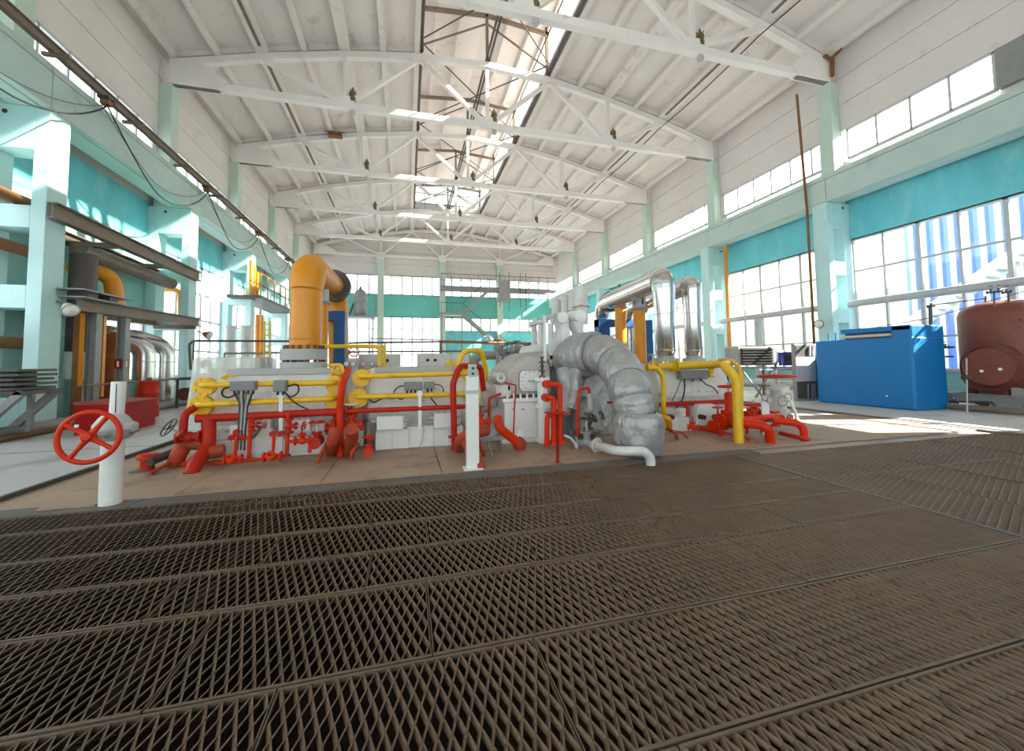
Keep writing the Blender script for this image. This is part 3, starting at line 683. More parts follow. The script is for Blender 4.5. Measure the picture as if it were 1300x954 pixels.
for k in range(7):
    mb = MB(); x = 297+k*4; mb.tube(fillet([P(x, 497, 6.38), P(lerp(x, 309, 0.6), 512+k, 6.4), P(304+k*1.6, 522, 6.38), P(303+k*1.4, 545, 6.36), P(301+k*1.5, 572, 6.34)], 0.05), 0.012, 6); mb.build('cable', [M_cable, M_gcable, M_lsteel][k % 3], t)
for nm, x, ya, yb, w_, lab in (('a', 357, 497, 576, 0.05, 'white conduit post under the small square junction box'), ('b', 533, 496, 545, 0.05, 'white conduit post on the middle compressor')):
    a = P(x, ya, 6.42); b = P(x, yb, 6.42); mb = MB(); mb.bar(a, b, w_, w_, up=(0, 1, 0)); mb.cbox(a-Vector((0, 0, 0.05)), 0.09, 0.08, 0.05); tag(mb.build('conduit_post', M_mwhite), lab, 'conduit')
for x0, x1, y0, y1, lab in ((478, 512, 528, 547, 'white terminal cover on the middle compressor foot beside the small orange drain valve'), (551, 580, 524, 544, 'white terminal cover on the middle compressor foot beside the red hooped pipe'), (291, 317, 539, 556, 'white terminal cover on the compressor foot under the long junction box'), (364, 394, 533, 549, 'white terminal cover on the compressor foot beside the worn red valve')):
    a = P(x0, y1, 6.5); b = P(x1, y0, 6.5); t = thing('terminal_cover', lab, 'cover', ((a.x+b.x)/2, 6.5, a.z))
    MB().box(a.x, b.x, 6.5, 6.66, a.z, b.z).build('cover_box', M_mwhite, t, 0.008)
    for q in (0.15, 0.5, 0.85): MB().cyl((lerp(a.x, b.x, q), 6.56, b.z), (lerp(a.x, b.x, q), 6.56, b.z+0.05), 0.018, n=8).build('bolt', M_lsteel, t)
    for q in (a.x-0.04, b.x+0.04): MB().cyl((q-0.04, 6.58, b.z-0.08), (q+0.04, 6.58, b.z-0.08), 0.025, n=8).build('lug', M_lsteel, t)
# yellow oil pipes on the casings ------------------------------------------------
def yellow_line(xa, ya, xb_, yb, Y, label, ra=0.135, rb=0.135, r=0.042, dip=0.0):
    a = P(xa, ya, Y); b = P(xb_, yb, Y); t = thing('yellow_pipe', label, 'pipe', a)
    MB().tube(fillet([a+Vector((0, 0.22, 0)), a+Vector((0, -0.04, 0)), b+Vector((0, -0.04, 0)), b+Vector((0, 0.22, 0))], 0.09), r, 10).build('pipe_run', M_yellow, t)
    for c, rr in ((a, ra), (b, rb)):
        mb = MB(); mb.flange(c+Vector((0, 0.10, -0.03)), (0, 1, 0), rr, 0.05, 8, 0.018); mb.flange(c+Vector((0, 0.17, -0.03)), (0, 1, 0), rr, 0.05); mb.build('flange', M_yellow, t)
yellow_line(255, 489, 424, 486, 6.50, 'upper yellow oil pipe across the orange pipe compressor')
yellow_line(250, 514, 424, 506, 6.50, 'lower yellow oil pipe across the orange pipe compressor', 0.15, 0.145)
yellow_line(458, 478, 598, 474, 6.50, 'upper yellow oil pipe across the middle compressor')
yellow_line(454, 504, 602, 500, 6.50, 'lower yellow oil pipe across the middle compressor', 0.145, 0.13)
Y_ = 7.2
pipe('yellow_pipe', [P(283, 482, 7.0), P(290, 477, 7.1), P(368, 475, 7.3), P(420, 475, 7.3)], 0.04, M_yellow, label='yellow pipe behind the grey flange of the orange pipe')
pipe('yellow_pipe', [P(462, 476, 7.6), P(470, 470.5, 7.6), P(598, 468.5, 7.6)], 0.035, M_yellow, label='yellow pipe along the top of the middle compressor')
# yellow/red fittings near the coupling
def valve(px, py, Y, sc, m, label, axis=(1, 0, 0), wheel_m=None, stem=(0, 0, 1), R=0.6, name='valve', base=None):
    """flanged gate valve; sc = overall size in metres"""
    c = P(px, py, Y) if base is None else Vector(base); a = Vector(axis).normalized(); st = Vector(stem).normalized(); t = thing(name, label, 'valve', c)
    mb = MB(); mb.ball(c, 0.24*sc, n=12); mb.cyl(c-a*0.42*sc, c+a*0.42*sc, 0.15*sc, n=12); mb.cyl(c, c+st*0.45*sc, 0.16*sc, 0.13*sc, n=12); mb.build('valve_body', m, t)
    for k in (-1, 1): MB().flange(c+a*k*0.42*sc, a, 0.27*sc, 0.08*sc, 6, 0.035*sc).build('flange', m, t)
    MB().flange(c+st*0.42*sc, st, 0.24*sc, 0.08*sc, 6, 0.03*sc).build('bonnet', m, t)
    mb = MB(); mb.cyl(c+st*0.4*sc, c+st*0.98*sc, 0.045*sc, n=8); mb.build('stem', M_lsteel if m is not M_red else M_red2, t)
    if R: MB().wheel(c+st*0.92*sc, st, R*0.5*sc, 0.035*sc, 4).build('handwheel', wheel_m or m, t)
    return t
valve(433, 473, 6.9, 0.30, M_yellow, 'yellow valve above the coupling of the two casings', stem=(0, -1, 0.2), R=0.5)
pipe('yellow_pipe', [P(416, 464, 7.4), P(434, 463, 7.4), P(435, 480, 7.2)], 0.028, M_yellow, label='short yellow pipe bending down beside the orange support post')
pipe('yellow_pipe', [P(390, 440, 9.0), P(482, 440, 9.0), Vector((P(482, 470, 9.0).x, 9.0, 0))], 0.045, M_yellow, label='long yellow pipe passing in front of the blue portal post')
pipe('yellow_pipe', [P(483, 439, 9.3), P(488, 441, 9.3), Vector((P(488, 468, 9.3).x, 9.3, 0))], 0.04, M_yellow, label='second yellow riser close beside the long yellow pipe')
# red header and risers -----------------------------------------------------------
pipe('red_pipe', [P(249, 532, 6.42), P(430, 523, 6.42)], 0.055, M_red2, label='thick red header pipe along the orange pipe compressor', flanges=[(P(430, 523, 6.42), (1, 0, 0), 0.1)])
pipe('red_pipe', [P(430, 523, 6.42), P(600, 516, 6.42)], 0.038, M_red2, label='thinner red header pipe along the middle compressor', flanges=[(P(441, 522, 6.42), (1, 0, 0), 0.085), (P(435, 522, 6.42), (1, 0, 0), 0.085)])
gz = G(264, 590)
pipe('red_pipe', [P(265, 532, 6.42), P(265, 568, 6.35), Vector((P(246, 588, 6.0).x, 6.05, 0.1)), Vector((P(243, 590, 6.0).x, 5.98, -0.02))], 0.085, M_red2, 0.16, label='thick red riser at the header end under the yellow discs')
p0 = G(432, 580)
pipe('red_pipe', [P(443, 470, 6.9), P(434, 487, 6.3), Vector((p0.x-0.01, p0.y, 0.72)), Vector((p0.x, p0.y, -0.02))], 0.052, M_red, 0.2, label='tall red standpipe in front of the shaft coupling', flanges=[(Vector((p0.x, p0.y, 0.22)), (0, 0, 1), 0.11)])
p1 = G(577, 571)
pipe('red_pipe', [Vector((p1.x, p1.y, -0.02)), Vector((p1.x-0.02, p1.y, 1.02)), Vector((P(583, 461, p1.y+0.05).x, p1.y+0.05, 1.30)), Vector((P(610, 461, p1.y+0.6).x, p1.y+0.6, 1.30)), P(614, 496, p1.y+0.7)], 0.05, M_red2, 0.17, label='red hooped pipe standing beside the white control post', flanges=[(Vector((p1.x, p1.y, 0.2)), (0, 0, 1), 0.1)])
pipe('yellow_pipe', [P(581, 500, 7.0), P(582, 462, 7.0), P(588, 446, 7.0), P(611, 445, 7.2), P(617, 470, 7.4), P(616, 485, 7.4)], 0.048, M_yellow, 0.16, label='yellow hooped pipe behind the red hooped one')
valve(572, 464, 7.2, 0.22, M_yellow, 'yellow valve left of the yellow hooped pipe', R=0.5)
# white control post
pb = G(600, 595); t = thing('control_post', 'white square post with small button box in front of the machines', 'post', pb)
MB().bar(pb, (pb.x, pb.y, 1.18), 0.155, 0.12, up=(0, 1, 0)).build('post', M_mwhite, t, 0.008)
MB().box(pb.x-0.085, pb.x+0.085, pb.y-0.07, pb.y+0.07, 0.96, 1.0).build('collar', M_lsteel, t)
MB().box(pb.x-0.05, pb.x+0.05, pb.y-0.07, pb.y+0.02, 1.17, 1.33).build('button_box', mat('button_box_green', (176, 196, 184), 0.5), t, 0.006)
for z in (1.21, 1.28): MB().cyl((pb.x, pb.y-0.09, z), (pb.x, pb.y-0.07, z), 0.016, n=10).build('button', M_cable, t)
MB().box(pb.x-0.12, pb.x+0.12, pb.y-0.1, pb.y+0.1, 0, 0.015).build('base_plate', M_mwhite, t)
# red floor pipes: (label, material, radius, ground/space points)
def gp(x, y, z): d = ray(x, y); return CAMP + d*((z-EYE)/d.z)
RP = [
 ('worn red bend curling down left of the red riser', M_rustred, 0.10, [gp(262, 562, 0.30), gp(236, 562, 0.30), gp(226, 578, 0.16), gp(222, 592, 0.0)], 0.16),
 ('worn red bend entering the deck beside the riser foot', M_rustred, 0.085, [gp(285, 572, 0.2), gp(262, 576, 0.18), gp(246, 588, 0.04), gp(244, 591, -0.02)], 0.12),
 ('dark pipe joining the red stub to the worn bend', M_dsteel, 0.055, [gp(190, 587, 0.12), gp(236, 568, 0.2)], 0.1),
 ('thin red pipe slanting from the deck near the red stub', M_rustred, 0.022, [gp(190, 602, 0.02), gp(226, 582, 0.1), gp(236, 590, 0.03)], 0.03),
 ('thin red drain pipe lying before the orange pipe compressor', M_red, 0.022, [gp(226, 590, 0.03), gp(290, 588, 0.06), gp(340, 582, 0.08), gp(368, 578, 0.05)], 0.05),
 ('red riser under the lower yellow pipe disc', M_red2, 0.05, [P(247, 518, 6.5), P(234, 526, 6.35), P(232, 552, 6.3)], 0.12),
 ('red bend with flange right of the tall standpipe', M_rustred, 0.085, [gp(446, 545, 0.5), gp(447, 556, 0.35), gp(443, 574, 0.05), gp(442, 577, -0.02)], 0.15),
 ('red bend with flange left of the tall standpipe', M_rustred, 0.085, [gp(426, 545, 0.45), gp(424, 557, 0.33), gp(421, 574, 0.05), gp(420, 577, -0.02)], 0.15),
 ('worn red stay pipe slanting into the deck by the left bend', M_rustred, 0.03, [gp(416, 563, 0.22), gp(403, 585, 0.04), gp(402, 590, -0.02)], 0.05),
 ('worn red stay pipe slanting into the deck by the right bend', M_rustred, 0.03, [gp(455, 562, 0.25), gp(447, 575, 0.12), gp(446, 586, -0.02)], 0.05),
 ('red bend behind the foot of the white control post', M_rustred, 0.085, [gp(618, 546, 0.38), gp(594, 552, 0.36), gp(584, 560, 0.22), gp(583, 572, 0.0)], 0.2),
 ('worn red pipe dropping right beside the white control post', M_rustred, 0.06, [gp(590, 560, 0.25), gp(598, 575, 0.16), gp(609, 590, 0.05), gp(610, 596, -0.02)], 0.12),
 ('worn red stay pipe right of the white control post', M_rustred, 0.03, [gp(606, 556, 0.3), gp(613, 573, 0.1), gp(614, 580, -0.02)], 0.05),
 ('red pump suction pipe sloping down from the gearbox', M_red, 0.065, [gp(632, 530, 0.55), gp(633, 543, 0.42), gp(657, 562, 0.17)], 0.12),
 ('thin red drop pipe beside the gearbox coupling', M_red2, 0.022, [P(636, 500, 6.6), P(621, 506, 6.6), P(621, 545, 6.6)], 0.05),
 ('thin red gauge line rising along the gearbox', M_red2, 0.012, [P(640, 486, 6.45), P(655, 489, 6.45), P(653, 520, 6.45), P(652, 552, 6.45)], 0.03),
 ('red drop line from header with lower bend', M_red, 0.04, [P(872, 513, 6.7), P(873, 540, 6.7), P(882, 543, 6.5), P(900, 546, 6.25), P(942, 556, 5.9), gp(954, 561, 0.0)], 0.1),
 ('red header pipe before the silver pipe compressor', M_red2, 0.045, [P(838, 514, 6.7), P(924, 510, 6.7)], 0.1),
 ('nearer red hooped floor pipe by the yellow standpipe', M_red, 0.075, [gp(936, 537, 0.3), gp(966, 540, 0.29), gp(977, 546, 0.22), gp(978, 562, 0.0)], 0.15),
 ('farther red hooped floor pipe by the silver gate valve', M_red, 0.06, [gp(982, 534, 0.3), gp(1010, 537, 0.28), gp(1020, 543, 0.2), gp(1021, 560, 0.0)], 0.14),
 ('low red pipe lying behind the hooped floor pipes', M_red2, 0.035, [gp(990, 550, 0.08), gp(1016, 556, 0.06), gp(1026, 559, 0.0)], 0.05),
 ('thin red loop pipe nearest the quilted duct', M_rustred, 0.028, [gp(846, 545, 0.14), gp(858, 549, 0.14), gp(860, 558, 0.0)], 0.06),
 ('thin red loop pipe second from the quilted duct', M_rustred, 0.02, [gp(850, 548, 0.1), gp(866, 549, 0.12), gp(873, 556, 0.0)], 0.06),
 ('short orange bend beside the quilted duct', M_orange, 0.05, [gp(840, 530, 0.35), gp(849, 531, 0.35), gp(850, 545, 0.12)], 0.08)]
for lab, mm, r, pts, rad in RP: pipe('red_pipe' if mm is not M_dsteel else 'dark_pipe', pts, r, mm, rad, label=lab)
# red stub with flange
c = G(187, 597); t = thing('pipe_stub', 'bright red flanged pipe stub standing alone on the deck', 'pipe', c)
MB().cyl(c, c+Vector((0, 0, 0.17)), 0.075, n=18).build('stub_pipe', M_red2, t); MB().lathe(c, (0, 0, 1), [(0.115, 0.15), (0.115, 0.2), (0.1, 0.21), (0.02, 0.215)], 18).build('flange', M_red2, t); MB().box(c.x-0.13, c.x+0.1, c.y-0.13, c.y+0.1, 0, 0.01).build('floor_plate', M_strip, t)
valve(240, 555, 6.35, 0.30, M_red2, 'red valve with dark handwheel under the yellow discs', wheel_m=M_dsteel, stem=(-0.5, -0.5, 0.5), R=0.8)
valve(296, 583, 5.95, 0.22, M_red, 'orange red valve lying on the drain pipe below the cable bundle', stem=(0, -1, 0.4), R=0)
valve(346, 580, 6.0, 0.24, M_red, 'orange red valve lying on the drain pipe beside the conduit post', stem=(0, -1, 0.4), R=0)
valve(384, 560, 6.2, 0.22, M_red, 'small orange valve on the horizontal branch near the white foot', stem=(0, -0.3, 1), R=0)
valve(402, 561, 6.3, 0.30, M_red2, 'worn red valve with flat wheel left of the red bends', axis=(0, 1, 0), R=0.7)
valve(424, 543, 6.5, 0.26, M_red, 'red valve with pale cap on the left bend', R=0.3, wheel_m=M_lsteel)
valve(446, 540, 6.5, 0.34, M_red, 'red valve with white wheel on the right bend', R=0.6, wheel_m=M_mwhite)
valve(468, 573, 6.0, 0.22, M_red, 'small orange drain valve alone on the deck', axis=(0, 1, 0), R=0.8)
valve(610, 537, 6.3, 0.28, M_red, 'red valve with gauge behind the white control post', R=0.4, wheel_m=M_brass)
for (x, y, lab) in ((300, 549, 'topmost small red tap under the long junction box'), (294, 556, 'small red tap under the long junction box on the red stub side'), (307, 556, 'small red tap under the long junction box on the conduit post side'), (346, 551, 'red tap beside the white conduit post on the cable bundle side'), (356, 551, 'red tap in front of the white conduit post')):
    c = P(x, y, 6.25); t = thing('tap', lab, 'valve', c)
    MB().flange(c, (0, 1, 0), 0.04, 0.03, 6, 0.006).build('tap_wheel', M_red2, t); MB().cyl(c, c+Vector((0, 0.14, 0)), 0.016, n=8).build('tap_stem', M_red, t)
for (x, y0, y1, Y, r, lab) in ((300, 556, 585, 6.2, 0.022, 'thin red riser under the small taps'), (318, 533, 582, 6.25, 0.025, 'thin red riser with valve below the header'), (366, 525, 580, 6.25, 0.026, 'thin red riser right of the conduit post'), (348, 553, 580, 6.2, 0.02, 'thin red riser left of the conduit post'), (395, 556, 575, 6.2, 0.024, 'short red riser by the worn red valve')):
    pipe('red_riser', [P(x, y0, Y), P(x-1, (y0+y1)/2, Y), P(x-2, y1, Y)], r, M_red, label=lab)
pipe('red_riser', [P(366, 561, 6.25), P(395, 559, 6.25)], 0.022, M_red, label='red horizontal branch carrying the small orange valve')
valve(367, 541, 6.25, 0.22, M_red2, 'red valve on the riser right of the conduit post', axis=(0, 0, 1), stem=(1, -0.2, 0), R=0.5)
valve(320, 540, 6.25, 0.18, M_red2, 'red valve on the riser below the header', axis=(0, 0, 1), stem=(1, -0.2, 0), R=0.5)
# small pump with gauge
c = P(661, 565, 5.95); t = thing('oil_pump', 'small red round pump with a gauge in front of the gearbox', 'pump', (c.x, c.y, 0))
MB().lathe(c+Vector((0, 0.12, 0)), (0, -1, 0), [(0.05, -0.1), (0.08, 0), (0.105, 0.02), (0.105, 0.1), (0.09, 0.12), (0.04, 0.13)], 18).build('pump_body', M_rustred, t)
MB().box(c.x-0.08, c.x+0.08, c.y-0.02, c.y+0.1, 0, c.z-0.08).build('foot', M_red, t)
MB().cyl(c+Vector((-0.01, 0.03, 0.18)), c+Vector((-0.01, -0.01, 0.18)), 0.05, n=16).build('gauge', M_mwhite, t); MB().cyl(c+Vector((-0.01, 0.01, 0.08)), c+Vector((-0.01, 0.01, 0.15)), 0.01, n=6).build('gauge_stem', M_brass, t)
t = thing('pump_frame', 'low grey steel stand under the red suction pipe', 'stand', gp(632, 575, 0))
MB().bar(gp(605, 560, 0.2), gp(636, 556, 0.25), 0.05, 0.05).build('rail', M_gsteel, t); MB().bar(gp(634, 556, 0.25), gp(634, 572, 0), 0.05, 0.04).build('leg', M_gsteel, t); MB().bar(gp(618, 558, 0.22), gp(625, 580, 0.0), 0.03, 0.03).build('leg', M_gsteel, t)
# tall orange discharge pipe ---------------------------------------------------------
t = thing('orange_pipe', 'tall thick orange inverted U pipe rising from the compressor', 'pipe', P(388, 476, 7.75))
b0 = P(388, 447, 7.75); xo = b0.x; zt = P(388, 345, 7.75).z; yb_ = 10.5
pts = fillet([(xo, 7.75, b0.z-0.05), (xo, 7.75, zt+0.18), (xo+0.08, yb_, zt+0.18), (xo+0.14, yb_, 1.0)], 0.52, 8)
rs = [0.315 if p_.y < 7.9 else 0.245 for p_ in pts]
k0 = len([p_ for p_ in pts if p_.y < 7.9])
MB().tube(pts[:2], [0.255, 0.262], 24).build('riser', M_orange, t)
MB().tube(pts[1:10], [0.262, 0.28, 0.29, 0.29, 0.28, 0.27, 0.26, 0.25, 0.23], 24).build('elbow', M_orange, t)
MB().tube(pts[9:], 0.23, 24).build('return_leg', M_orange, t)
MB().torus(pts[1], (0, 0, 1), 0.262, 0.01, 28, 6).torus((xo, 7.75, b0.z+0.22), (0, 0, 1), 0.257, 0.01, 28, 6).build('weld_seam', M_orange, t)
q = (pts[-8]+pts[-9])/2
mb = MB(); cf = Vector((xo+0.08, yb_-0.52, zt+0.18)); mb.flange(cf, (0.02, 1, 0), 0.37, 0.09, 14, 0.03); mb.flange(cf+Vector((0, 0.11, 0)), (0.02, 1, 0), 0.37, 0.09); mb.build('dark_flange', M_dsteel, t)
t = thing('flange_pair', 'pair of heavy grey bolted flanges under the orange pipe', 'flange', P(380, 478, 7.75))
za, zb, zc = P(380, 474, 7.4).z, P(380, 458.5, 7.4).z, P(380, 443, 7.4).z
cx_ = P(379.5, 460, 7.4).x
MB().cyl((cx_, 7.75, zb+0.02), (cx_, 7.75, zc), 0.375, n=36).build('upper_flange', M_panel, t, 0.01); MB().cyl((cx_, 7.75, za), (cx_, 7.75, zb-0.02), 0.375, n=36).build('lower_flange', M_panel, t, 0.01)
mb = MB()
for k in range(16):
    an = 2*math.pi*k/16; q = (cx_+0.31*math.cos(an), 7.75+0.31*math.sin(an)); mb.cyl((q[0], q[1], za-0.07), (q[0], q[1], zc+0.07), 0.03, n=6)
mb.build('stud_bolt', M_rust, t)
MB().lathe((cx_, 7.75, za-0.2), (0, 0, 1), [(0.32, 0), (0.27, 0.1), (0.26, 0.2)], 28).build('nozzle', M_mach, t)
def spring_post(x0, x1, ytop, ybox, ybot, Y, label, zfloor=True):
    a = P((x0+x1)/2, ybox, Y); w_ = (P(x1, ybox, Y)-P(x0, ybox, Y)).x; tp = P((x0+x1)/2, ytop, Y)
    t = thing('spring_hanger', label, 'support', (a.x, Y, 0))
    MB().cyl((a.x, Y, 0), (a.x, Y, a.z), w_*0.5, n=20).build('post', M_orange, t)
    MB().cyl((a.x, Y, a.z), (a.x, Y, tp.z), w_*0.55, n=20).build('spring_can', M_lsteel, t); MB().cyl((a.x, Y, a.z-0.02), (a.x, Y, a.z+0.03), w_*0.72, n=20).build('collar', M_gsteel, t)
    MB().box(a.x-0.02, a.x+0.02, Y-w_*0.58, Y-w_*0.5, a.z+0.12, tp.z-0.08).build('slot', M_gap, t)
    MB().cyl((a.x, Y, tp.z), (a.x, Y, tp.z+0.22), 0.03, n=8).build('rod', M_dsteel, t)
spring_post(403, 417, 365, 385, 480, 9.3, 'orange spring support post under the orange pipe')
spring_post(781, 793.5, 371, 390, 480, 10.2, 'orange spring support post farther from the wall under the silver pipes')
spring_post(805, 818, 376, 393, 480, 9.7, 'orange spring support post nearer the blue post under the silver pipes')
def portal_frame(x0, x1, ytop, ybm, px0, px1, Y, label, both=True):
    a = P(x0, ytop, Y); b = P(x1, ybm, Y); c0 = P(px0, ytop, Y).x; c1 = P(px1, ytop, Y).x; t = thing('portal_frame', label, 'frame', ((a.x+b.x)/2, Y, 0))
    MB().box(a.x, b.x, Y, Y+0.3, b.z, a.z).build('crossbeam', M_dblue, t)
    MB().box(c0, c1, Y-0.01, Y+0.31, 0, a.z+0.005).build('post', M_dblue, t); MB().box(a.x, a.x+(c1-c0), Y-0.01, Y+0.31, 0, a.z+0.005).build('post', M_dblue, t)
portal_frame(372, 438, 394, 407, 424, 438, 9.85, 'dark blue steel portal behind the orange pipe')
portal_frame(760, 828, 405.5, 415.5, 815, 828, 10.9, 'dark blue steel portal behind the silver pipes')
# silver pipes ------------------------------------------------------------------------
def silver(px, Ya, Yb, ztop, r0, r1, ybreak, label, xback):
    a = P(px, 452, Ya); t = thing('silver_pipe', label, 'pipe', (a.x, Ya, 1.28))
    zb = P(px, ybreak, Ya).z
    MB().lathe((a.x, Ya, a.z-0.02), (0, 0, 1), [(r0*0.85, 0), (r0*0.95, 0.08), (r0, 0.1), (r0, zb-a.z-0.3), (r1, zb-a.z+0.25), (r1, zb-a.z+0.32)], 28, cap=False).build('riser_cladding', M_foil, t)
    pts = fillet([(a.x, Ya, zb+0.25), (a.x, Ya, ztop), (xback, Yb, ztop), (xback, Yb, 1.0)], 0.55, 8)
    n_ = 10
    mb = MB(); mb.tube(pts[:n_+1], r1, 28, cap=False); mb.build('elbow_cladding', M_foil, t)
    MB().tube(pts[n_:n_+1]+pts[n_+1:], r1*0.96, 28, cap=False).tube(pts[n_-1:n_+2], r1*0.96, 28, cap=False).build('run_cladding', M_foil, t)
    for k in range(1, n_, 2): MB().torus(pts[k], pts[k+1]-pts[k-1], r1*1.0, 0.012, 28, 6).build('cladding_seam', M_foil, t)
    MB().torus((a.x, Ya, zb-0.25), (0, 0, 1), r0*1.01, 0.01, 28, 6).torus((a.x, Ya, a.z+0.12), (0, 0, 1), r0*1.01, 0.012, 28, 6).build('cladding_seam', M_foil, t)
    c = Vector((xback, Yb-0.75, ztop)); MB().flange(c, (0, 1, 0), r1*1.3, 0.08, 12, 0.03).flange(c+Vector((0, 0.1, 0)), (0, 1, 0), r1*1.3, 0.08).build('dark_flange', M_dsteel, t)
    mb = MB(); mb.cyl((a.x, Ya, a.z-0.07), (a.x, Ya, a.z-0.01), r0*0.9, n=28); mb.flange((a.x, Ya, a.z-0.10), (0, 0, 1), r0*1.35, 0.06, 14, 0.022); mb.flange((a.x, Ya, a.z-0.18), (0, 0, 1), r0*1.35, 0.06); mb.build('base_flange', M_panel, t)
    MB().cyl((a.x, Ya, 0.9), (a.x, Ya, a.z-0.15), r0*0.95, n=24).build('nozzle', M_mach, t)
s1 = P(845, 349, 7.55)
silver(845, 7.5, 11.6, P(845, 353, 7.5).z, 0.205, 0.245, 385, 'thick silver clad inverted U pipe nearer the turbine', 6.05)
silver(880.5, 7.85, 12.0, P(880, 362, 7.85).z, 0.19, 0.215, 385, 'thinner silver clad inverted U pipe nearer the wall', 7.3)
# gearbox and turbine --------------------------------------------------------------------
g = thing('gearbox', 'white gearbox with rounded grey hood and bolted oval cover', 'gearbox', P(668, 557, 6.62))
a = P(641, 557, 6.55); b = P(693, 509, 6.55)
MB().box(a.x, b.x+0.1, 6.55, 7.9, 0.06, b.z).build('base_housing', M_mwhite, g, 0.02); MB().box(a.x-0.06, b.x+0.12, 6.5, 7.95, 0, 0.06).build('plinth', M_mwhite, g)
MB().box(a.x-0.04, b.x+0.14, 6.5, 7.95, b.z, b.z+0.06).build('joint_flange', M_mwhite, g, 0.01)
mb = MB()
for k in range(6): q = a.x+0.05+k*0.115; mb.cyl((q, 6.54, b.z+0.05), (q, 6.54, b.z+0.13), 0.022, n=6)
mb.build('bolt', M_mwhite, g)
poly = [P(x, y, 6.62) for x, y in ((637, 503), (638, 484), (644, 470), (655, 460), (668, 456), (690, 456), (700, 461), (702, 503))]
MB().prism(poly, (0, 1.35, 0)).build('hood', M_hood, g, 0.1)
cv = [P(x, y, 6.59) for x, y in ((663, 471), (688, 471), (691, 475), (691, 493), (688, 497), (663, 497), (660, 493), (660, 475))]
MB().prism(cv, (0, 0.05, 0)).build('inspection_cover', M_mwhite, g, 0.008)
cg = P(675.5, 484, 6.6); MB().prism([cg+(Vector(q)-cg)*1.07+Vector((0, 0.015, 0)) for q in cv], (0, 0.03, 0)).build('cover_contrast_plate', M_box, g)  # darker plate added behind the cover for edge contrast
mb = MB(); cvc = P(675.5, 484, 6.585)
for k in range(14): an = 2*math.pi*k/14; mb.cyl((cvc.x+0.185*math.cos(an), 6.575, cvc.z+0.155*math.sin(an)), (cvc.x+0.185*math.cos(an), 6.6, cvc.z+0.155*math.sin(an)), 0.011, n=6)
mb.bar(cvc+Vector((-0.07, -0.01, 0)), cvc+Vector((0.07, -0.01, 0)), 0.015, 0.015); mb.build('cover_bolt', M_gsteel, g)
mb = MB()
for x in (652, 664): q = P(x, 520, 6.54); mb.cyl(q, q+Vector((0, 0.03, 0)), 0.02, n=8)
mb.build('plug', M_gsteel, g)
c = P(636, 480, 6.55); m_ = thing('oil_motor', 'small white fan-cooled motor on the gearbox left end', 'motor', c)
MB().cyl(c, c+Vector((0, 0.5, 0)), 0.075, n=20).build('motor_body', M_mach, m_); MB().torus(c, (0, 1, 0), 0.068, 0.012).build('fan_cowl', M_mwhite, m_); MB().cyl(c-Vector((0, 0.008, 0)), c, 0.025, n=10).build('hub', M_gsteel, m_)
mb = MB()
for k in range(6): an = k*math.pi/3; mb.bar(c, c+Vector((0.066*math.cos(an), 0, 0.066*math.sin(an))), 0.012, 0.012)
mb.build('fan_grille', M_gsteel, m_)
a = P(630, 505, 6.6); b = P(642, 489, 6.6); MB().box(a.x, b.x+0.1, 6.62, 7.0, a.z, b.z).build('motor_stand', M_mach, m_, 0.02)
c = P(632, 528, 6.62); mb = MB(); mb.flange(c, (0, 1, 0), 0.14, 0.06, 10, 0.015); mb.cyl(c, c+Vector((0, 0.4, 0)), 0.1, n=20); tag(mb.build('bearing_flange', M_gsteel), 'round bolted bearing flange beside the gearbox foot', 'flange')
# white oil column with black valve
a = P(691, 560, 6.3); zt = P(691, 482, 6.3).z; t = thing('oil_column', 'white vertical oil column right of the gearbox', 'column', (a.x, 6.3, 0))
MB().cyl((a.x, 6.35, 0), (a.x, 6.35, zt), 0.085, n=20).build('column_tube', M_mwhite, t)
for z in (0.06, P(691, 516, 6.3).z, zt): MB().flange((a.x, 6.35, z), (0, 0, 1), 0.13, 0.05, 8, 0.015).build('flange', M_mwhite, t)
t = thing('needle_valve', 'stacked black and brass needle valve above the white oil column', 'valve', (a.x, 6.35, zt+0.03))
z1 = P(692, 454, 6.3).z; MB().cyl((a.x, 6.35, zt), (a.x, 6.35, z1), 0.022, n=8).build('stem', M_cable, t)
mb = MB()
for k in range(5): mb.flange((a.x, 6.35, lerp(zt+0.06, z1, k/4)), (0, 0, 1), 0.055 if k % 2 else 0.038, 0.025)
mb.build('packing', M_dsteel, t); MB().flange((a.x, 6.35, zt+0.04), (0, 0, 1), 0.05, 0.05).build('seat', M_brass, t)
# red pipe stand
base = P(704, 564, 5.9); t = thing('red_pipe_stand', 'group of four bright red pipes on a stand before the turbine', 'pipe', (base.x, 5.9, 0))
for (xd, yd, xe, yb2) in ((695, 488, 711, 560), (694, 505, 703, 562)):
    MB().tube(fillet([P(xd-2, yd, 6.1), P(xd+4, yd, 5.9), P(xe, yd+1, 5.9), P(xe, yb2, 5.9)], 0.06), 0.04, 12).build('red_pipe', M_red, t); MB().flange(P(xd-1, yd, 6.0), (0, 1, 0), 0.065, 0.1).build('end_disc', M_red, t)
MB().tube(fillet([P(701, 527, 5.9), P(694.5, 529, 5.9), P(694, 568, 5.9)], 0.05), 0.038, 12).build('red_pipe', M_red, t); MB().tube([P(708, 527, 5.9), P(708, 565, 5.9)], 0.03, 10).build('red_pipe', M_red, t)
MB().bar(P(692, 524, 5.85), P(724, 526, 5.85), 0.08, 0.025).build('tie_plate', M_red2, t); MB().bar(P(699, 562, 5.85), P(716, 561, 5.85), 0.1, 0.06).build('foot_plate', M_red, t)
MB().bar(P(708, 527, 5.8), gp(708, 590, -0.02), 0.035, 0.02, up=(0, 1, 0)).build('stake', M_fire, t)
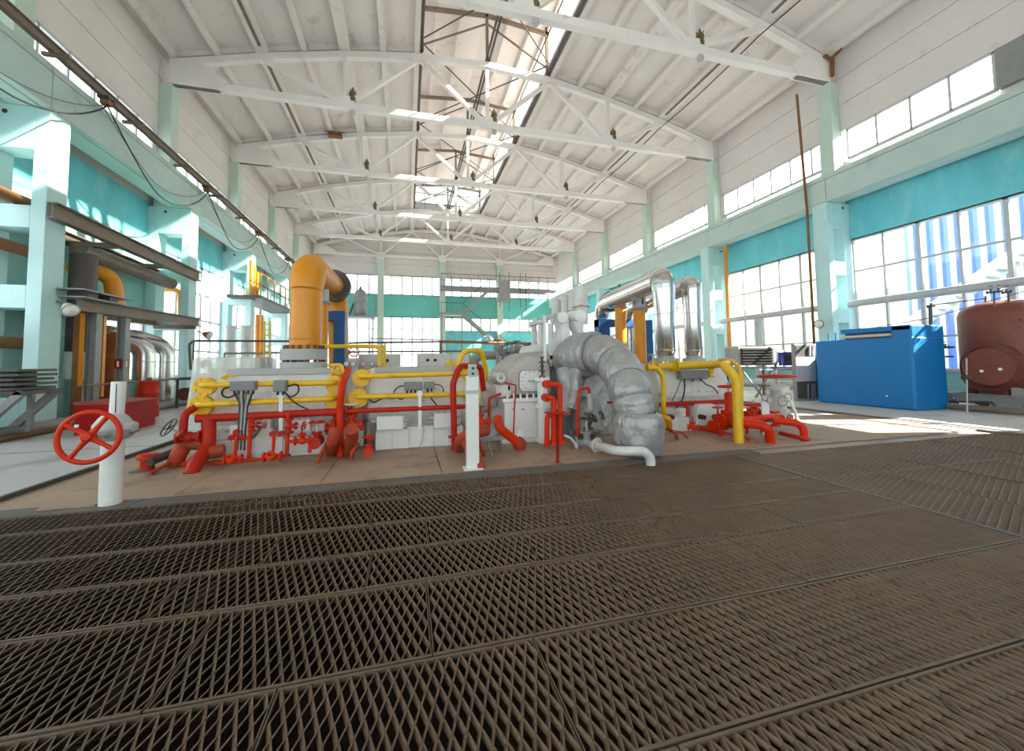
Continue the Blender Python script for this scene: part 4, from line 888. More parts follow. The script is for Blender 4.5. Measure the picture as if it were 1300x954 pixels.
# turbine body under grey insulation
tb = thing('turbine', 'steam turbine wrapped in grey padded insulation', 'turbine', (3.3, 7.4, 0))
mb = MB(); xa = P(703, 480, 6.62).x; mb.lathe((xa, 7.45, 0.95), (1, 0, 0), [(0.3, 0), (0.45, 0.06), (0.55, 0.2), (0.62, 0.5), (0.66, 0.8), (0.62, 1.15), (0.45, 1.35), (0.3, 1.5)], 28); mb.build('insulated_casing', M_quilt, tb)
MB().box(xa+0.1, xa+1.5, 6.85, 7.9, 0, 0.55).build('foundation', M_gsteel, tb)
MB().prism([P(x, y, 6.75) for x, y in ((722, 557), (722, 520), (732, 492), (745, 470), (780, 468), (782, 557))], (0, 0.9, 0)).build('padded_block', M_quilt, tb, 0.09)
MB().prism([P(x, y, 6.5) for x, y in ((731, 552), (730, 520), (738, 506), (752, 504), (766, 512), (770, 552))], (0, 0.4, 0)).build('padded_block', M_quilt, tb, 0.09)
mb = MB(); mb.tube(fillet([P(716, 470, 6.6), P(722, 500, 6.4), P(712, 525, 6.3)], 0.3), 0.14, 16, wob=lambda i, k: 1+0.07*math.sin(i*2.1+k)); mb.build('padded_hose', M_quilt, tb)
mb = MB(); mb.tube(fillet([P(731, 468, 6.45), P(730, 500, 6.3), P(724, 520, 6.25)], 0.3), 0.12, 16, wob=lambda i, k: 1+0.07*math.sin(i*1.7+k*1.3)); mb.build('padded_hose', M_quilt, tb)
MB().prism([P(x, y, 6.9) for x, y in ((648, 462), (668, 448), (700, 446), (724, 446), (744, 462))], (0, 1.2, 0)).build('padded_hood', M_quilt, tb, 0.08)
# quilted exhaust duct -----------------------------------------------------------------
dk = thing('quilted_duct', 'big grey quilted duct arching from the turbine down to the deck', 'duct', G(813, 588))
path = [P(722, 462, 6.95), P(738, 452, 6.6), P(758, 449, 6.25), P(778, 458, 5.85), P(792, 478, 5.5), P(800, 500, 5.28), P(805, 520, 5.2)]
sm = []
for i in range(len(path)-1):
    p0_, p1_, p2_, p3_ = path[max(i-1, 0)], path[i], path[i+1], path[min(i+2, len(path)-1)]
    for k in range(20):
        u = k/20; sm.append(0.5*((2*p1_)+(p2_-p0_)*u+(2*p0_-5*p1_+4*p2_-p3_)*u*u+(3*p1_-p0_-3*p2_+p3_)*u**3))
sm.append(path[-1])
cuts = [0, 38, 62, 85, 105, 120]; R0 = [0.40, 0.33, 0.315, 0.30, 0.29]
for i in range(5):
    seg = sm[cuts[i]:cuts[i+1]+1]; n_ = len(seg)
    rr = [R0[i]*(0.9+0.12*math.sin(math.pi*min(1, max(0, j/(n_-1))))**0.5) for j in range(n_)]
    def crease(a_, k, i=i, n_=n_):
        an = 2*math.pi*k/72; e = abs(2*a_/(n_-1)-1)
        q = Vector((math.cos(an)*2.2, math.sin(an)*2.2, a_*0.16+i*7)); f = Vector((math.cos(an)*7, math.sin(an)*7, a_*0.10+i*3))
        return 1+0.05*noise.noise(q)+0.035*noise.noise(f)*(0.4+1.2*e**3)+0.018*noise.noise(f*2.1)
    MB().tube(seg, rr, 72, wob=crease).build('insulation_jacket', M_quilt, dk)
    MB().torus(seg[-1], seg[-1]-seg[-2], R0[i]*0.9, 0.007, 32, 6).build('lacing', M_panel, dk)
cc = P(805, 520, 5.2)
MB().lathe((cc.x, 5.2, 0.52), (0, 0, 1), [(0.27, 0), (0.275, 0.1), (0.285, cc.z-0.50), (0.27, cc.z-0.42), (0.15, cc.z-0.36)], 32).build('insulation_jacket', M_quilt, dk)
mb = MB(); cl = Vector((P(812, 560, 5.12).x, 5.14, 0)); prof = [(0.24, 0.0), (0.29, 0.03), (0.315, 0.12), (0.345, 0.2), (0.36, 0.35), (0.355, 0.48), (0.33, 0.56), (0.29, 0.60), (0.25, 0.61)]
n_ = 96; vs = []; fs = []; pr2 = []
for j in range(len(prof)-1):
    for k in range(6): pr2.append((lerp(prof[j][0], prof[j+1][0], k/6), lerp(prof[j][1], prof[j+1][1], k/6)))
prof = pr2+[prof[-1]]
for j, (r, h) in enumerate(prof):
    for i in range(n_):
        an = 2*math.pi*i/n_; w_ = 1+0.05*noise.noise(Vector((math.cos(an)*2, math.sin(an)*2, h*4)))+0.05*noise.noise(Vector((math.cos(an)*7, math.sin(an)*7, h*3)))*(0.3+(abs(h-0.3)/0.3)**2); vs.append((cl.x+r*w_*math.cos(an), cl.y+r*w_*math.sin(an), h))
for j in range(len(prof)-1):
    for i in range(n_): fs.append((j*n_+i, j*n_+(i+1) % n_, (j+1)*n_+(i+1) % n_, (j+1)*n_+i))
mb.add(vs, fs, True); mb.build('lower_jacket', M_quilt, dk)
# grey drain pipe and gate valve in front
pipe('drain_pipe', [P(752, 565, 5.75), P(766, 568, 5.2), P(782, 573, 4.68), P(818, 573, 4.60), Vector((P(826, 585, 4.60).x, 4.60, 0.09)), Vector((P(826, 585, 4.60).x, 4.60, 0.0))], 0.06, M_mach, 0.13, n=16, label='grey drain pipe curving in front of the quilted duct', flanges=[(P(758, 566, 5.5), (0.4, -1, 0), 0.115)])
valve(745, 563, 5.85, 0.42, M_gsteel, 'grey gate valve with dark rusty wheel feeding the drain pipe', axis=(1, -0.2, 0), wheel_m=M_dsteel, R=0.5)
valve(747, 535, 6.0, 0.28, M_brass, 'brass valve with pale top above the grey gate valve', axis=(0, 0, 1), stem=(0.9, 0, 0.3), R=0.5, wheel_m=M_dsteel)
pipe('red_pipe', [P(733, 554, 6.0), P(735, 495, 6.0), P(748, 492, 6.0), P(748, 500, 6.0)], 0.022, M_red, 0.05, label='thin red sampling pipe beside the brass valve')
pipe('hose', [P(716, 553, 5.9), P(724, 556, 5.85), P(731, 564, 5.8), P(732, 570, 5.75)], 0.022, M_lsteel, 0.06, label='short white hose beside the red pipe stand')
pipe('white_pipe', [P(748, 500, 6.0), P(750, 520, 6.0)], 0.045, M_lsteel, label='short brass and white pipe under the sampling pipe')
for (x, y, lab) in ((787, 494, 'upper red valve knob behind the quilted duct'), (787, 511, 'lower red valve knob behind the quilted duct')):
    c = P(x, y, 5.8); mb = MB(); mb.flange(c, (1, -0.4, 0), 0.04, 0.04); mb.cyl(c, c+Vector((-0.2, 0.05, 0)), 0.02, n=8); tag(mb.build('small_valve', M_red2), lab, 'valve')
# steam control gear above the turbine ------------------------------------------------------
sg = thing('control_valve_gear', 'white steam control valve gear with cylinders above the turbine', 'valve gear', (3.2, 7.3, 1.5))
def pcyl(x0, x1, y0, y1, Y, name='servo_cylinder', m=M_mach, parent=sg):
    a = P((x0+x1)/2, y1, Y); b = P((x0+x1)/2, y0, Y); r = (P(x1, y0, Y).x-P(x0, y0, Y).x)/2
    return MB().lathe((a.x, Y, a.z), (0, 0, 1), [(r, 0), (r, b.z-a.z-0.02), (r*0.92, b.z-a.z)], 24).build(name, m, parent)
pcyl(729, 745.5, 366, 389, 6.9); pcyl(737, 740, 361, 366, 6.9, 'rod'); pcyl(726, 749, 387.5, 390, 6.9, 'flange'); pcyl(731, 746, 390, 412, 6.9)
pcyl(722, 734, 372, 394, 7.3); pcyl(712.5, 723, 376, 396, 7.6); pcyl(701, 712, 381, 399, 7.9); pcyl(704, 708, 376, 381, 7.9, 'rod'); pcyl(716, 719, 371, 376, 7.6, 'rod')
for (x, y, r, Y) in ((715, 403, 7.3, 6.9), (737.5, 401, 8.5, 6.75)):
    c = P(x, y, Y); rr = r/504.5*Y*1.02; mb = MB(); mb.cyl(c, c+Vector((0, 0.45, 0)), rr, n=24); mb.build('round_cover', M_mwhite, sg); MB().torus(c+Vector((0, 0.02, 0)), (0, 1, 0), rr, 0.012).build('cover_rim', M_mach, sg)
MB().prism([P(x, y, 6.95) for x, y in ((709, 405), (722.5, 405), (723.5, 444), (713, 444), (713, 420))], (0, 0.3, 0)).build('bracket', M_mwhite, sg, 0.01)
MB().prism([P(x, y, 6.95) for x, y in ((713, 404), (714, 444), (697, 444), (697, 437), (706, 432))], (0, 0.2, 0)).build('bracket', M_mach, sg, 0.01)
MB().prism([P(x, y, 6.9) for x, y in ((696, 441), (723, 444), (714, 450), (702, 465), (699, 466), (697, 450))], (0, 0.3, 0)).build('support_web', M_mach, sg, 0.01)
MB().prism([P(x, y, 6.75) for x, y in ((728, 408), (741, 410), (741, 422), (735, 424))], (0, 0.3, 0)).build('lever', M_mach, sg)
for (x0, x1, y0, y1, Y) in ((696, 703, 411, 436, 7.2), (675, 682, 411, 446, 7.9), (686, 692, 407, 446, 7.6)): pcyl(x0, x1, y0, y1, Y, 'spring_column')
for (x, y0, y1, Y) in ((691.5, 402, 478, 6.7), (684, 412, 447, 7.4)): MB().bar(P(x, y0, Y), P(x, y1, Y), 0.04, 0.04, up=(0, 1, 0)).build('rod', M_mwhite, sg)
MB().bar(P(690, 403, 6.75), P(706, 401, 7.2), 0.06, 0.08).build('rocker', M_mach, sg); MB().bar(P(675, 412, 7.9), P(692, 408, 7.4), 0.12, 0.06).build('rocker', M_mach, sg)
MB().prism([P(x, y, 7.3) for x, y in ((672, 448), (676, 438), (728, 436), (728, 452))], (0, 0.8, 0)).build('steam_chest', M_mach, sg, 0.04)
pcyl(676, 683, 404, 411, 7.9, 'cap'); pcyl(671, 677, 409, 416, 8.2, 'cap')
# right-hand yellow and red pipework ------------------------------------------------------------
pg = G(938, 562)
pipe('yellow_standpipe', [P(822, 466, 6.9), P(930, 462, 6.7), Vector((pg.x-0.02, pg.y+0.25, P(936, 464, pg.y).z)), Vector((pg.x, pg.y, 1.05)), Vector((pg.x, pg.y, -0.02))], 0.075, M_yellow, 0.25, n=16, label='thick yellow pipe running off the compressor and bending down to the deck', flanges=[(P(853, 465, 6.84), (1, 0, 0), 0.12), (P(857, 465, 6.83), (1, 0, 0), 0.12)])
pipe('yellow_pipe', [P(903, 475, 6.9), P(906, 462, 6.8), P(915, 457, 6.6), P(928, 458, 6.2), P(938, 466, 5.75), P(941, 480, 5.6), P(941, 545, 5.6)], 0.035, M_yellow, 0.12, label='thinner yellow pipe looping behind the yellow standpipe')
valve(902, 472, 6.8, 0.24, M_yellow, 'small yellow valve on the thin looping pipe', axis=(0, 0, 1), R=0)
pipe('yellow_pipe', [P(822, 467, 6.2), P(834, 467, 6.2), P(842, 478, 6.2), P(842, 515, 6.2), gp(843, 548, 0)], 0.045, M_yellow, 0.18, label='yellow bend dropping just beside the quilted duct')
valve(829, 467, 6.4, 0.26, M_yellow, 'yellow valve between the quilted duct and silver pipe base', R=0.6)
a = P(842, 520, 6.4)
MB().prism([gp(842, 545, 0), gp(873, 543, 0), P(862, 520, 6.5), P(845, 519, 6.5)], (0, 0.2, 0)).build('sloped_bracket', M_mwhite, c4, 0.01)
MB().prism([P(x, y, 6.55) for x, y in ((884, 541), (887, 514), (905, 513), (917, 520), (918, 541))], (0, 0.3, 0)).build('end_bracket', M_mwhite, c4, 0.01)
mb = MB()
for x in (853, 893, 911): q = P(x, 530, 6.45); mb.cyl(q-Vector((0, 0.03, 0)), q+Vector((0, 0.12, 0)), 0.045, n=12)
mb.build('bracket_hole', M_gap, c4)
MB().box(x_e, x_f+0.1, AY-0.8, AY+0.7, -0.01, 0.035).build('base_slab', M_mwhite, c4)
def big_valve(x, ybase, ybody, ywheel, sc, m, wm, label, Y=None, wr=0.5, wrad=0.02):
    q = G(x, ybase) if Y is None else P(x, ybase, Y); Yq = q.y; t = thing('gate_valve', label, 'valve', (q.x, Yq, 0)); zb = P(x, ybody, Yq).z; zw = P(x, ywheel, Yq).z
    mb = MB(); mb.ball((q.x, Yq, zb), 0.13*sc, n=14); mb.cyl((q.x-0.2*sc, Yq, zb), (q.x+0.2*sc, Yq, zb), 0.085*sc, n=16); mb.lathe((q.x, Yq, zb), (0, 0, 1), [(0.12*sc, 0), (0.10*sc, 0.14*sc), (0.07*sc, 0.22*sc), (0.07*sc, (zw-zb)*0.8), (0.03*sc, (zw-zb)*0.85)], 16); mb.build('valve_body', m, t)
    for k in (-1, 1): MB().flange((q.x+k*0.2*sc, Yq, zb), (1, 0, 0), 0.15*sc, 0.05*sc, 8, 0.015*sc).build('flange', m, t)
    MB().flange((q.x, Yq, zb+0.16*sc), (0, 0, 1), 0.14*sc, 0.05*sc, 8, 0.015*sc).build('bonnet', m, t)
    MB().cyl((q.x, Yq, zw-0.2), (q.x, Yq, zw+0.08), 0.018, n=8).build('stem', M_lsteel, t); MB().wheel((q.x, Yq, zw), (0, 0, 1), wr*sc, wrad, 5).build('handwheel', wm, t)
    for k in (-1, 1): MB().cyl((q.x+k*0.2*sc, Yq, 0), (q.x+k*0.2*sc, Yq, zb-0.1*sc), 0.035*sc, n=8).build('support_leg', m, t)
    return t
big_valve(927, 553, 535, 491, 1.0, M_red, M_red, 'large orange red gate valve behind the yellow standpipe', wr=0.16)
big_valve(958, 550, 530, 514, 0.85, M_red, M_red, 'middle orange red gate valve between standpipe and gauge stand', wr=0.17)
valve(912, 540, 6.0, 0.34, M_red, 'orange red valve low at the end of the compressor', R=0.5)
valve(984, 532, 6.0, 0.30, M_red, 'small orange red valve beside the white gauge stand', axis=(0, 0, 1), stem=(1, -0.3, 0), R=0.5)
valve(880, 543, 6.2, 0.2, M_red, 'small red valve on the low drop line', axis=(0.8, -0.5, 0), R=0)
pipe('red_pipe', [gp(930, 536, 0.3), gp(986, 530, 0.3)], 0.07, M_red, label='red manifold joining the orange red gate valves')
t = thing('gauge_stand', 'white plate stand with gauges among the red valves', 'stand', gp(973, 552, 0)); q = gp(973, 552, 0)
MB().bar(q, (q.x, q.y, 0.62), 0.16, 0.02, up=(0, 1, 0)).build('plate', M_mwhite, t); zz = 0.72
for dx, dz in ((-0.05, 0.0), (0.06, -0.05), (0.02, 0.1)): MB().cyl((q.x+dx, q.y-0.05, 0.66+dz), (q.x+dx, q.y-0.02, 0.66+dz), 0.05, n=14).build('gauge', M_lsteel, t)
MB().flange((q.x, q.y, 0.88), (0, 0, 1), 0.09, 0.03).cyl((q.x, q.y, 0.6), (q.x, q.y, 0.9), 0.03, n=8).build('gauge_valve', M_brass, t)
q = G(988, 532); t = thing('gate_valve', 'silver gate valve with large flat red handwheel by the walkway', 'valve', q)
zt = P(988, 488, q.y).z; zw = P(988, 478, q.y).z
MB().lathe(q, (0, 0, 1), [(0.3, 0), (0.3, 0.1), (0.24, 0.12), (0.24, 0.2), (0.17, 0.24), (0.19, 0.5), (0.17, zt-0.18), (0.24, zt-0.14), (0.24, zt-0.04), (0.1, zt)], 24).build('valve_body', M_lsteel, t); MB().cyl((q.x, q.y, zt-0.05), (q.x, q.y, zw+0.15), 0.03, n=8).build('stem', M_lsteel, t)
MB().wheel((q.x, q.y, zw), (0, 0, 1), 0.36, 0.03, 5).build('handwheel', M_red2, t); MB().torus((q.x-0.1, q.y-0.22, 0.42), (0.2, 1, 0), 0.11, 0.012).torus((q.x+0.04, q.y-0.24, 0.5), (0.2, 1, 0), 0.08, 0.012).build('side_wheel', M_gsteel, t)
pipe('white_pipe', [gp(996, 508, 0.45), gp(1004, 509, 0.45), gp(1010, 525, 0.2), gp(1013, 533, 0.0)], 0.03, M_mwhite, 0.1, label='thin white bent pipe beside the silver gate valve')
# foreground handwheel ---------------------------------------------------------------------------
hp = G(140, 640); hw = thing('handwheel_column', 'white valve column with large red handwheel at the grating edge', 'valve', hp)
z_r = P(140, 552, hp.y).z
MB().cyl((hp.x, hp.y, 0), (hp.x, hp.y, z_r), 0.088, n=28).build('column_tube', M_mwhite, hw, 0.0)
MB().lathe((hp.x, hp.y, z_r-0.02), (0, 0, 1), [(0.11, -0.03), (0.15, 0.0), (0.155, 0.12), (0.11, 0.19), (0.07, 0.23)], 24).build('gear_housing', M_lsteel, hw)
MB().bar((hp.x+0.02, hp.y-0.02, z_r+0.07), (hp.x+0.19, hp.y+0.0, z_r+0.06), 0.15, 0.11).build('gear_lug', M_lsteel, hw, 0.03); MB().cyl((hp.x+0.16, hp.y-0.1, z_r+0.03), (hp.x+0.16, hp.y+0.06, z_r+0.03), 0.028, n=10).build('lug_bolt', M_gsteel, hw)
ztop = P(146, 485, hp.y).z; MB().cyl((hp.x+0.02, hp.y, z_r+0.15), (hp.x+0.03, hp.y, ztop), 0.058, n=24).build('stem_cover', M_mwhite, hw); MB().box(hp.x+0.040, hp.x+0.046, hp.y-0.060, hp.y-0.05, z_r+0.22, ztop-0.02).build('indicator_slot', M_gap, hw)
wc = P(113, 555, hp.y-0.42); ax = Vector((-0.05, 0.99, -0.13)).normalized()
mb = MB(); mb.torus(wc, ax, 0.222, 0.022, 40, 12); mb.build('wheel_rim', M_red, hw)
x_, y_ = mb.frame(ax)
mb = MB()
for k in range(4):
    an = math.radians(33+90*k); e = wc+x_*(0.215*math.cos(an))+y_*(0.215*math.sin(an)); mb.tube([wc, lerp(wc, e, 0.3), lerp(wc, e, 0.65), e], [0.034, 0.024, 0.018, 0.022], 10)
mb.build('wheel_spokes', M_red, hw); MB().lathe(wc-ax*0.05, ax, [(0.03, 0), (0.042, 0.01), (0.046, 0.08), (0.03, 0.1)], 20).build('wheel_hub', M_red, hw)
MB().cyl(wc, Vector((hp.x, hp.y, z_r+0.02)), 0.035, n=12).build('shaft', M_lsteel, hw)
an = math.radians(33+90*2); e = wc+Vector((-0.075, -0.03, 0.105)); MB().cbox(e, 0.028, 0.01, 0.024).build('tag_plate', M_mark, hw)
MB().box(hp.x-0.55, hp.x-0.10, hp.y-0.04, hp.y+0.12, 0.0, 0.02).build('floor_slot_cover', M_deck, hw)
# =================================================================== gallery side (left)
# festoon rail for the crane cable
fr_ = thing('festoon_rail', 'brown steel cable rail bracketed along the crane beam', 'rail', (-7.55, 18, 8.3))
MB().ibeam((-7.55, 2, 8.38), (-7.55, 40.5, 8.38), 0.12, 0.22, 0.025).build('rail_beam', M_steel, fr_)
for k in range(14):
    y = 5.6+2.55*k; MB().bar((-7.75, y, 8.24), (-7.25, y, 8.24), 0.07, 0.08).build('bracket', M_steel, fr_)
TR = [6.8, 12.25, 17.6, 23.1, 28.5, 34.0]
for i, y in enumerate(TR):
    t = thing('cable_trolley', 'rusty cable trolley hanging from the festoon rail', 'trolley', (-7.5, y, 8.12), 'festoon trolleys')
    MB().box(-7.62, -7.42, y-0.09, y+0.09, 8.1, 8.24).build('trolley_body', M_rust, t, 0.01)
    for dy in (-0.1, 0.1): MB().cyl((-7.64, y+dy, 8.27), (-7.40, y+dy, 8.27), 0.05, n=10).build('roller', M_dsteel, t)
    if i < len(TR)-1:
        y2 = TR[i+1]; n_ = 18
        for nm, sg_, r, mm, dx in (('thick black', 1.4, 0.02, M_cable, 0.0), ('thin grey', 1.0, 0.012, M_gcable, -0.12)):
            pts = [Vector((-7.5+dx+0.05*math.sin(k*0.5), lerp(y, y2, k/n_), 8.1-sg_*(1-(2*k/n_-1)**2))) for k in range(n_+1)]
            tag(MB().tube(pts, r, 6).build('festoon_cable', mm), '%s festoon cable sagging between two rail trolleys' % nm, 'cable', '%s festoon cables' % nm)
# steel gallery
gl = thing('steel_gallery', 'brown steel beam gallery fixed along the wall columns', 'gallery', (-7.6, 14, 0))
MB().ibeam((-7.58, 10.9, 4.83), (-7.58, 17.3, 4.69), 0.2, 0.36, 0.03).build('upper_beam', M_steel, gl)
MB().ibeam((-8.7, 11.5, 4.80), (-8.7, 17.3, 4.66), 0.2, 0.3, 0.03).build('rear_beam', M_steel, gl)
MB().ibeam((-7.45, 11.5, 2.82), (-7.45, 17.1, 2.95), 0.22, 0.30, 0.03).build('lower_beam', M_steel, gl)
MB().ibeam((-8.7, 11.5, 2.82), (-8.7, 17.1, 2.95), 0.22, 0.28, 0.03).build('lower_rear_beam', M_steel, gl)
for y in (12.0, 16.9):
    MB().bar((-7.45, y, 2.75), (-8.7, y, 2.75), 0.15, 0.12).build('cross_beam', M_steel, gl)
for y in (13.0, 15.4, 17.2):
    MB().bar((-7.58, y, 4.62), (-8.7, y, 4.62), 0.15, 0.12).build('cross_beam', M_steel, gl)
for (y, m_) in ((12.15, M_gsteel), (13.2, M_gsteel)):
    MB().ibeam((-7.5, y, 0), (-7.5, y, 2.68), 0.2, 0.2, 0.02, up=(1, 0, 0)).build('post', m_, gl)
MB().bar((-7.48, 12.75, 2.99), (-7.48, 11.35, 2.98), 0.5, 0.03).build('shelf_plate', M_gsteel, gl)
for y in (11.6, 12.3): MB().box(-7.68, -7.3, y, y+0.3, 2.99, 3.14).build('spacer_block', M_dsteel, gl)
MB().box(-7.75, -7.2, 11.3, 13.0, 3.14, 3.17).build('shelf_plate', M_gsteel, gl)
MB().box(-7.42, -7.40, 13.12, 13.30, 1.30, 1.55).build('sign', M_fire, gl)
sgn = [o for o in gl.children if o.name.startswith('sign')][0]
MB().box(-7.40, -7.398, 13.17, 13.22, 1.34, 1.48).box(-7.40, -7.398, 13.18, 13.21, 1.48, 1.51).build('symbol', M_mark, sgn)
MB().box(-7.60, -7.45, 13.08, 13.09, 1.30, 1.56).build('sign_plate', M_fire, gl); MB().box(-7.55, -7.50, 13.074, 13.08, 1.35, 1.5).build('symbol', M_mark, gl)
o = thing('orange_channel', 'pair of orange rusty steel channels beside the grey gallery post', 'channel', (-7.7, 12, 0))
MB().box(-7.75, -7.6, 11.9, 12.0, 0.0, 2.65).build('channel', M_rust, o); MB().box(-7.52, -7.46, 12.4, 12.5, 0.6, 2.65).build('channel', M_orange, o); MB().box(-7.6, -7.56, 11.85, 11.95, 0.9, 2.65).build('channel', M_orange, o)
# ducts in the gallery
t = thing('dark_duct', 'dark brown round duct with white and silver lower part behind the first column', 'duct', (-8.25, 12.9, 0))
MB().cyl((-8.25, 12.9, 1.75), (-8.25, 12.9, 4.3), 0.27, n=24).build('dark_section', mat('duct_brown', (92, 80, 76), 0.5, var=0.06), t); MB().cyl((-8.25, 12.9, 1.05), (-8.25, 12.9, 1.75), 0.275, n=24).build('white_section', M_mwhite, t); MB().cyl((-8.25, 12.9, 0), (-8.25, 12.9, 1.05), 0.25, n=24).build('silver_section', M_foil, t)
pipe('brown_duct', [(-8.25, 12.7, 4.42), (-8.25, 16.9, 4.32)], 0.2, M_steel, label='horizontal brown round duct under the upper gallery beam', cat='duct', n=20)
pipe('orange_pipe', [(-8.55, 12.9, 4.05), (-8.05, 13.6, 3.9), (-8.0, 13.75, 3.0)], 0.2, M_orange, 0.35, n=20, label='orange elbow pipe dropping onto the lower gallery beam')
pipe('orange_pipe', [P(205, 368, 17.9), P(229, 368, 17.9), P(229, 410, 17.9)], 0.09, M_orange, 0.25, n=14, label='thin orange hooped pipe seen through the column opening')
t = thing('orange_vessel', 'orange and rust brown upright vessel behind the gallery posts', 'vessel', (-8.1, 13.9, 0))
MB().lathe((-8.1, 13.9, 0.3), (0, 0, 1), [(0.1, 0), (0.3, 0.1), (0.34, 0.2), (0.34, 1.75), (0.28, 1.95), (0.08, 2.05)], 24).build('vessel_shell', mat('vessel_orange', (190, 96, 40), 0.45, var=0.25, scale=2, dirt=(92, 60, 44), dirt_amt=0.3), t); MB().cyl((-8.1, 13.9, 0), (-8.1, 13.9, 0.32), 0.2, n=16).build('skirt', M_rust, t); MB().torus((-7.8, 13.65, 1.9), (1, -1, 0), 0.1, 0.02).build('hatch_ring', M_yellow, t)
for (xx, yy, lab, r) in ((-8.0, 15.05, 'silver clad duct elbow behind the sign post', 0.3), (-8.1, 16.4, 'second silver clad duct near the gallery window', 0.28)):
    t = thing('silver_duct', lab, 'duct', (xx, yy, 0)); pts = fillet([(xx, yy, 0.2), (xx, yy, 2.0), (xx-0.6, yy-0.5, 2.3), (xx-0.9, yy-0.6, 2.3)], 0.5, 6)
    MB().tube(pts, r, 24).build('duct_cladding', M_foil, t)
    for z in (0.9, 1.5): MB().torus((xx, yy, z), (0, 0, 1), r, 0.012).build('cladding_seam', M_foil, t)
    MB().cyl((xx, yy, 0), (xx, yy, 0.22), r*0.8, n=20).build('base_ring', M_gsteel, t)
pipe('guard_rail', [(-7.15, 11.4, 0.93), (-7.0, 14.9, 0.95)], 0.03, M_steel, label='brown horizontal bar in front of the gallery posts', cat='rail')
pipe('guard_rail', [(-7.1, 11.4, 0.0), (-7.1, 11.4, 0.93)], 0.025, M_steel, label='brown upright carrying the bar before the gallery', cat='rail')
pipe('floor_pipe', [(-7.45, 2.0, 0.12), (-7.4, 20.0, 0.12)], 0.11, M_gsteel, n=14, label='long grey pipe lying along the foot of the gallery columns')
pipe('floor_pipe', [(-7.15, 2.0, 0.06), (-7.1, 10.9, 0.06)], 0.05, M_rust, label='thin rusty pipe lying beside the long grey floor pipe')
t = thing('low_rack', 'dark low pipe rack with rusty drum pipe behind the red drum', 'rack', (-6.6, 16, 0))
MB().cyl((-6.9, 15.0, 0.45), (-6.3, 16.8, 0.45), 0.2, n=18).build('drum_pipe', M_brown, t); MB().box(-7.2, -6.0, 15.0, 16.9, 0.9, 0.98).build('top_plate', M_dsteel, t)
for (x, y) in ((-7.1, 15.1), (-6.1, 15.1), (-7.1, 16.8), (-6.1, 16.8)): MB().box(x-0.03, x+0.03, y-0.03, y+0.03, 0, 0.9).build('leg', M_dsteel, t)
# fire box and drum
c = G(150, 551); t = thing('fire_sand_box', 'dark red steel sand box on the concrete floor', 'box', (c.x-0.35, c.y+0.7, 0))
MB().box(c.x-0.72, c.x, c.y, c.y+1.22, 0, 0.60).build('box_body', M_fire, t, 0.01); MB().prism([(c.x-0.74, c.y-0.02, 0.60), (c.x+0.02, c.y-0.02, 0.60), (c.x+0.02, c.y-0.02, 0.62), (c.x-0.74, c.y-0.02, 0.66)], (0, 1.26, 0)).build('lid', mat('lid_red', (150, 70, 56), 0.5, var=0.12), t)
c = P(189, 500, 12.9); t = thing('red_drum', 'bright red steel drum behind the sand box', 'drum', (c.x, 12.9, 0)); MB().lathe((c.x, 12.9, 0), (0, 0, 1), [(0.22, 0), (0.225, 0.02), (0.215, 0.3), (0.225, 0.32), (0.215, 0.34), (0.215, 0.62), (0.225, 0.64), (0.215, 0.66), (0.215, 0.93), (0.225, 0.95), (0.2, 0.96)], 24).build('drum_shell', M_red2, t); MB().cyl((c.x, 12.9, 0.95), (c.x, 12.9, 1.05), 0.05, n=10).build('bung', M_rust, t)
# sheet stack on a trestle at the very left
t = thing('sheet_trestle', 'steel trestle with slanted legs carrying dark sheets', 'trestle', (-7.4, 9.55, 0))
MB().box(-8.85, -6.72, 9.3, 10.2, 0.86, 0.93).build('top_frame', M_dsteel, t)
for y in (9.35, 10.1): MB().bar((-6.8, y, 0.9), (-7.6, y, 0.02), 0.1, 0.12).build('slanted_leg', M_gsteel, t); MB().bar((-7.2, y, 0.9), (-7.2, y, 0.02), 0.08, 0.08).build('leg', M_gsteel, t)
MB().bar((-7.9, 9.35, 0.45), (-7.1, 9.35, 0.5), 0.06, 0.06).build('brace', M_gsteel, t)
for k in range(5):
    o = MB().box(-8.85, -6.88+0.03*math.sin(k*2.3), 9.28+0.02*k, 10.2, 0.94+k*0.085, 0.99+k*0.085).build('dark_sheet', mat('dark_sheet_metal', (82, 76, 74), 0.5, 0.1, var=0.1), None, 0.008)
    tag(o, ['bottom', 'second lowest', 'middle', 'second highest', 'topmost'][k]+' dark sheet of the stack on the trestle', 'sheet', 'dark sheets on the trestle')
    for x in (-8.2, -7.2): MB().box(x-0.04, x+0.04, 9.3, 10.15, 0.99+k*0.085, 1.025+k*0.085).build('spacer', M_steel, o) if k < 4 else None
for (z, lab) in ((5.07, 'upper brown pipe lying through the first column opening'), (3.99, 'middle brown pipe hung in the first column opening'), (1.9, 'lower brown pipe in the first column opening')):
    pipe('brown_pipe', [(-8.32, 4.0, z), (-8.32, 12.2, z)], 0.13, M_rust, n=14, label=lab)
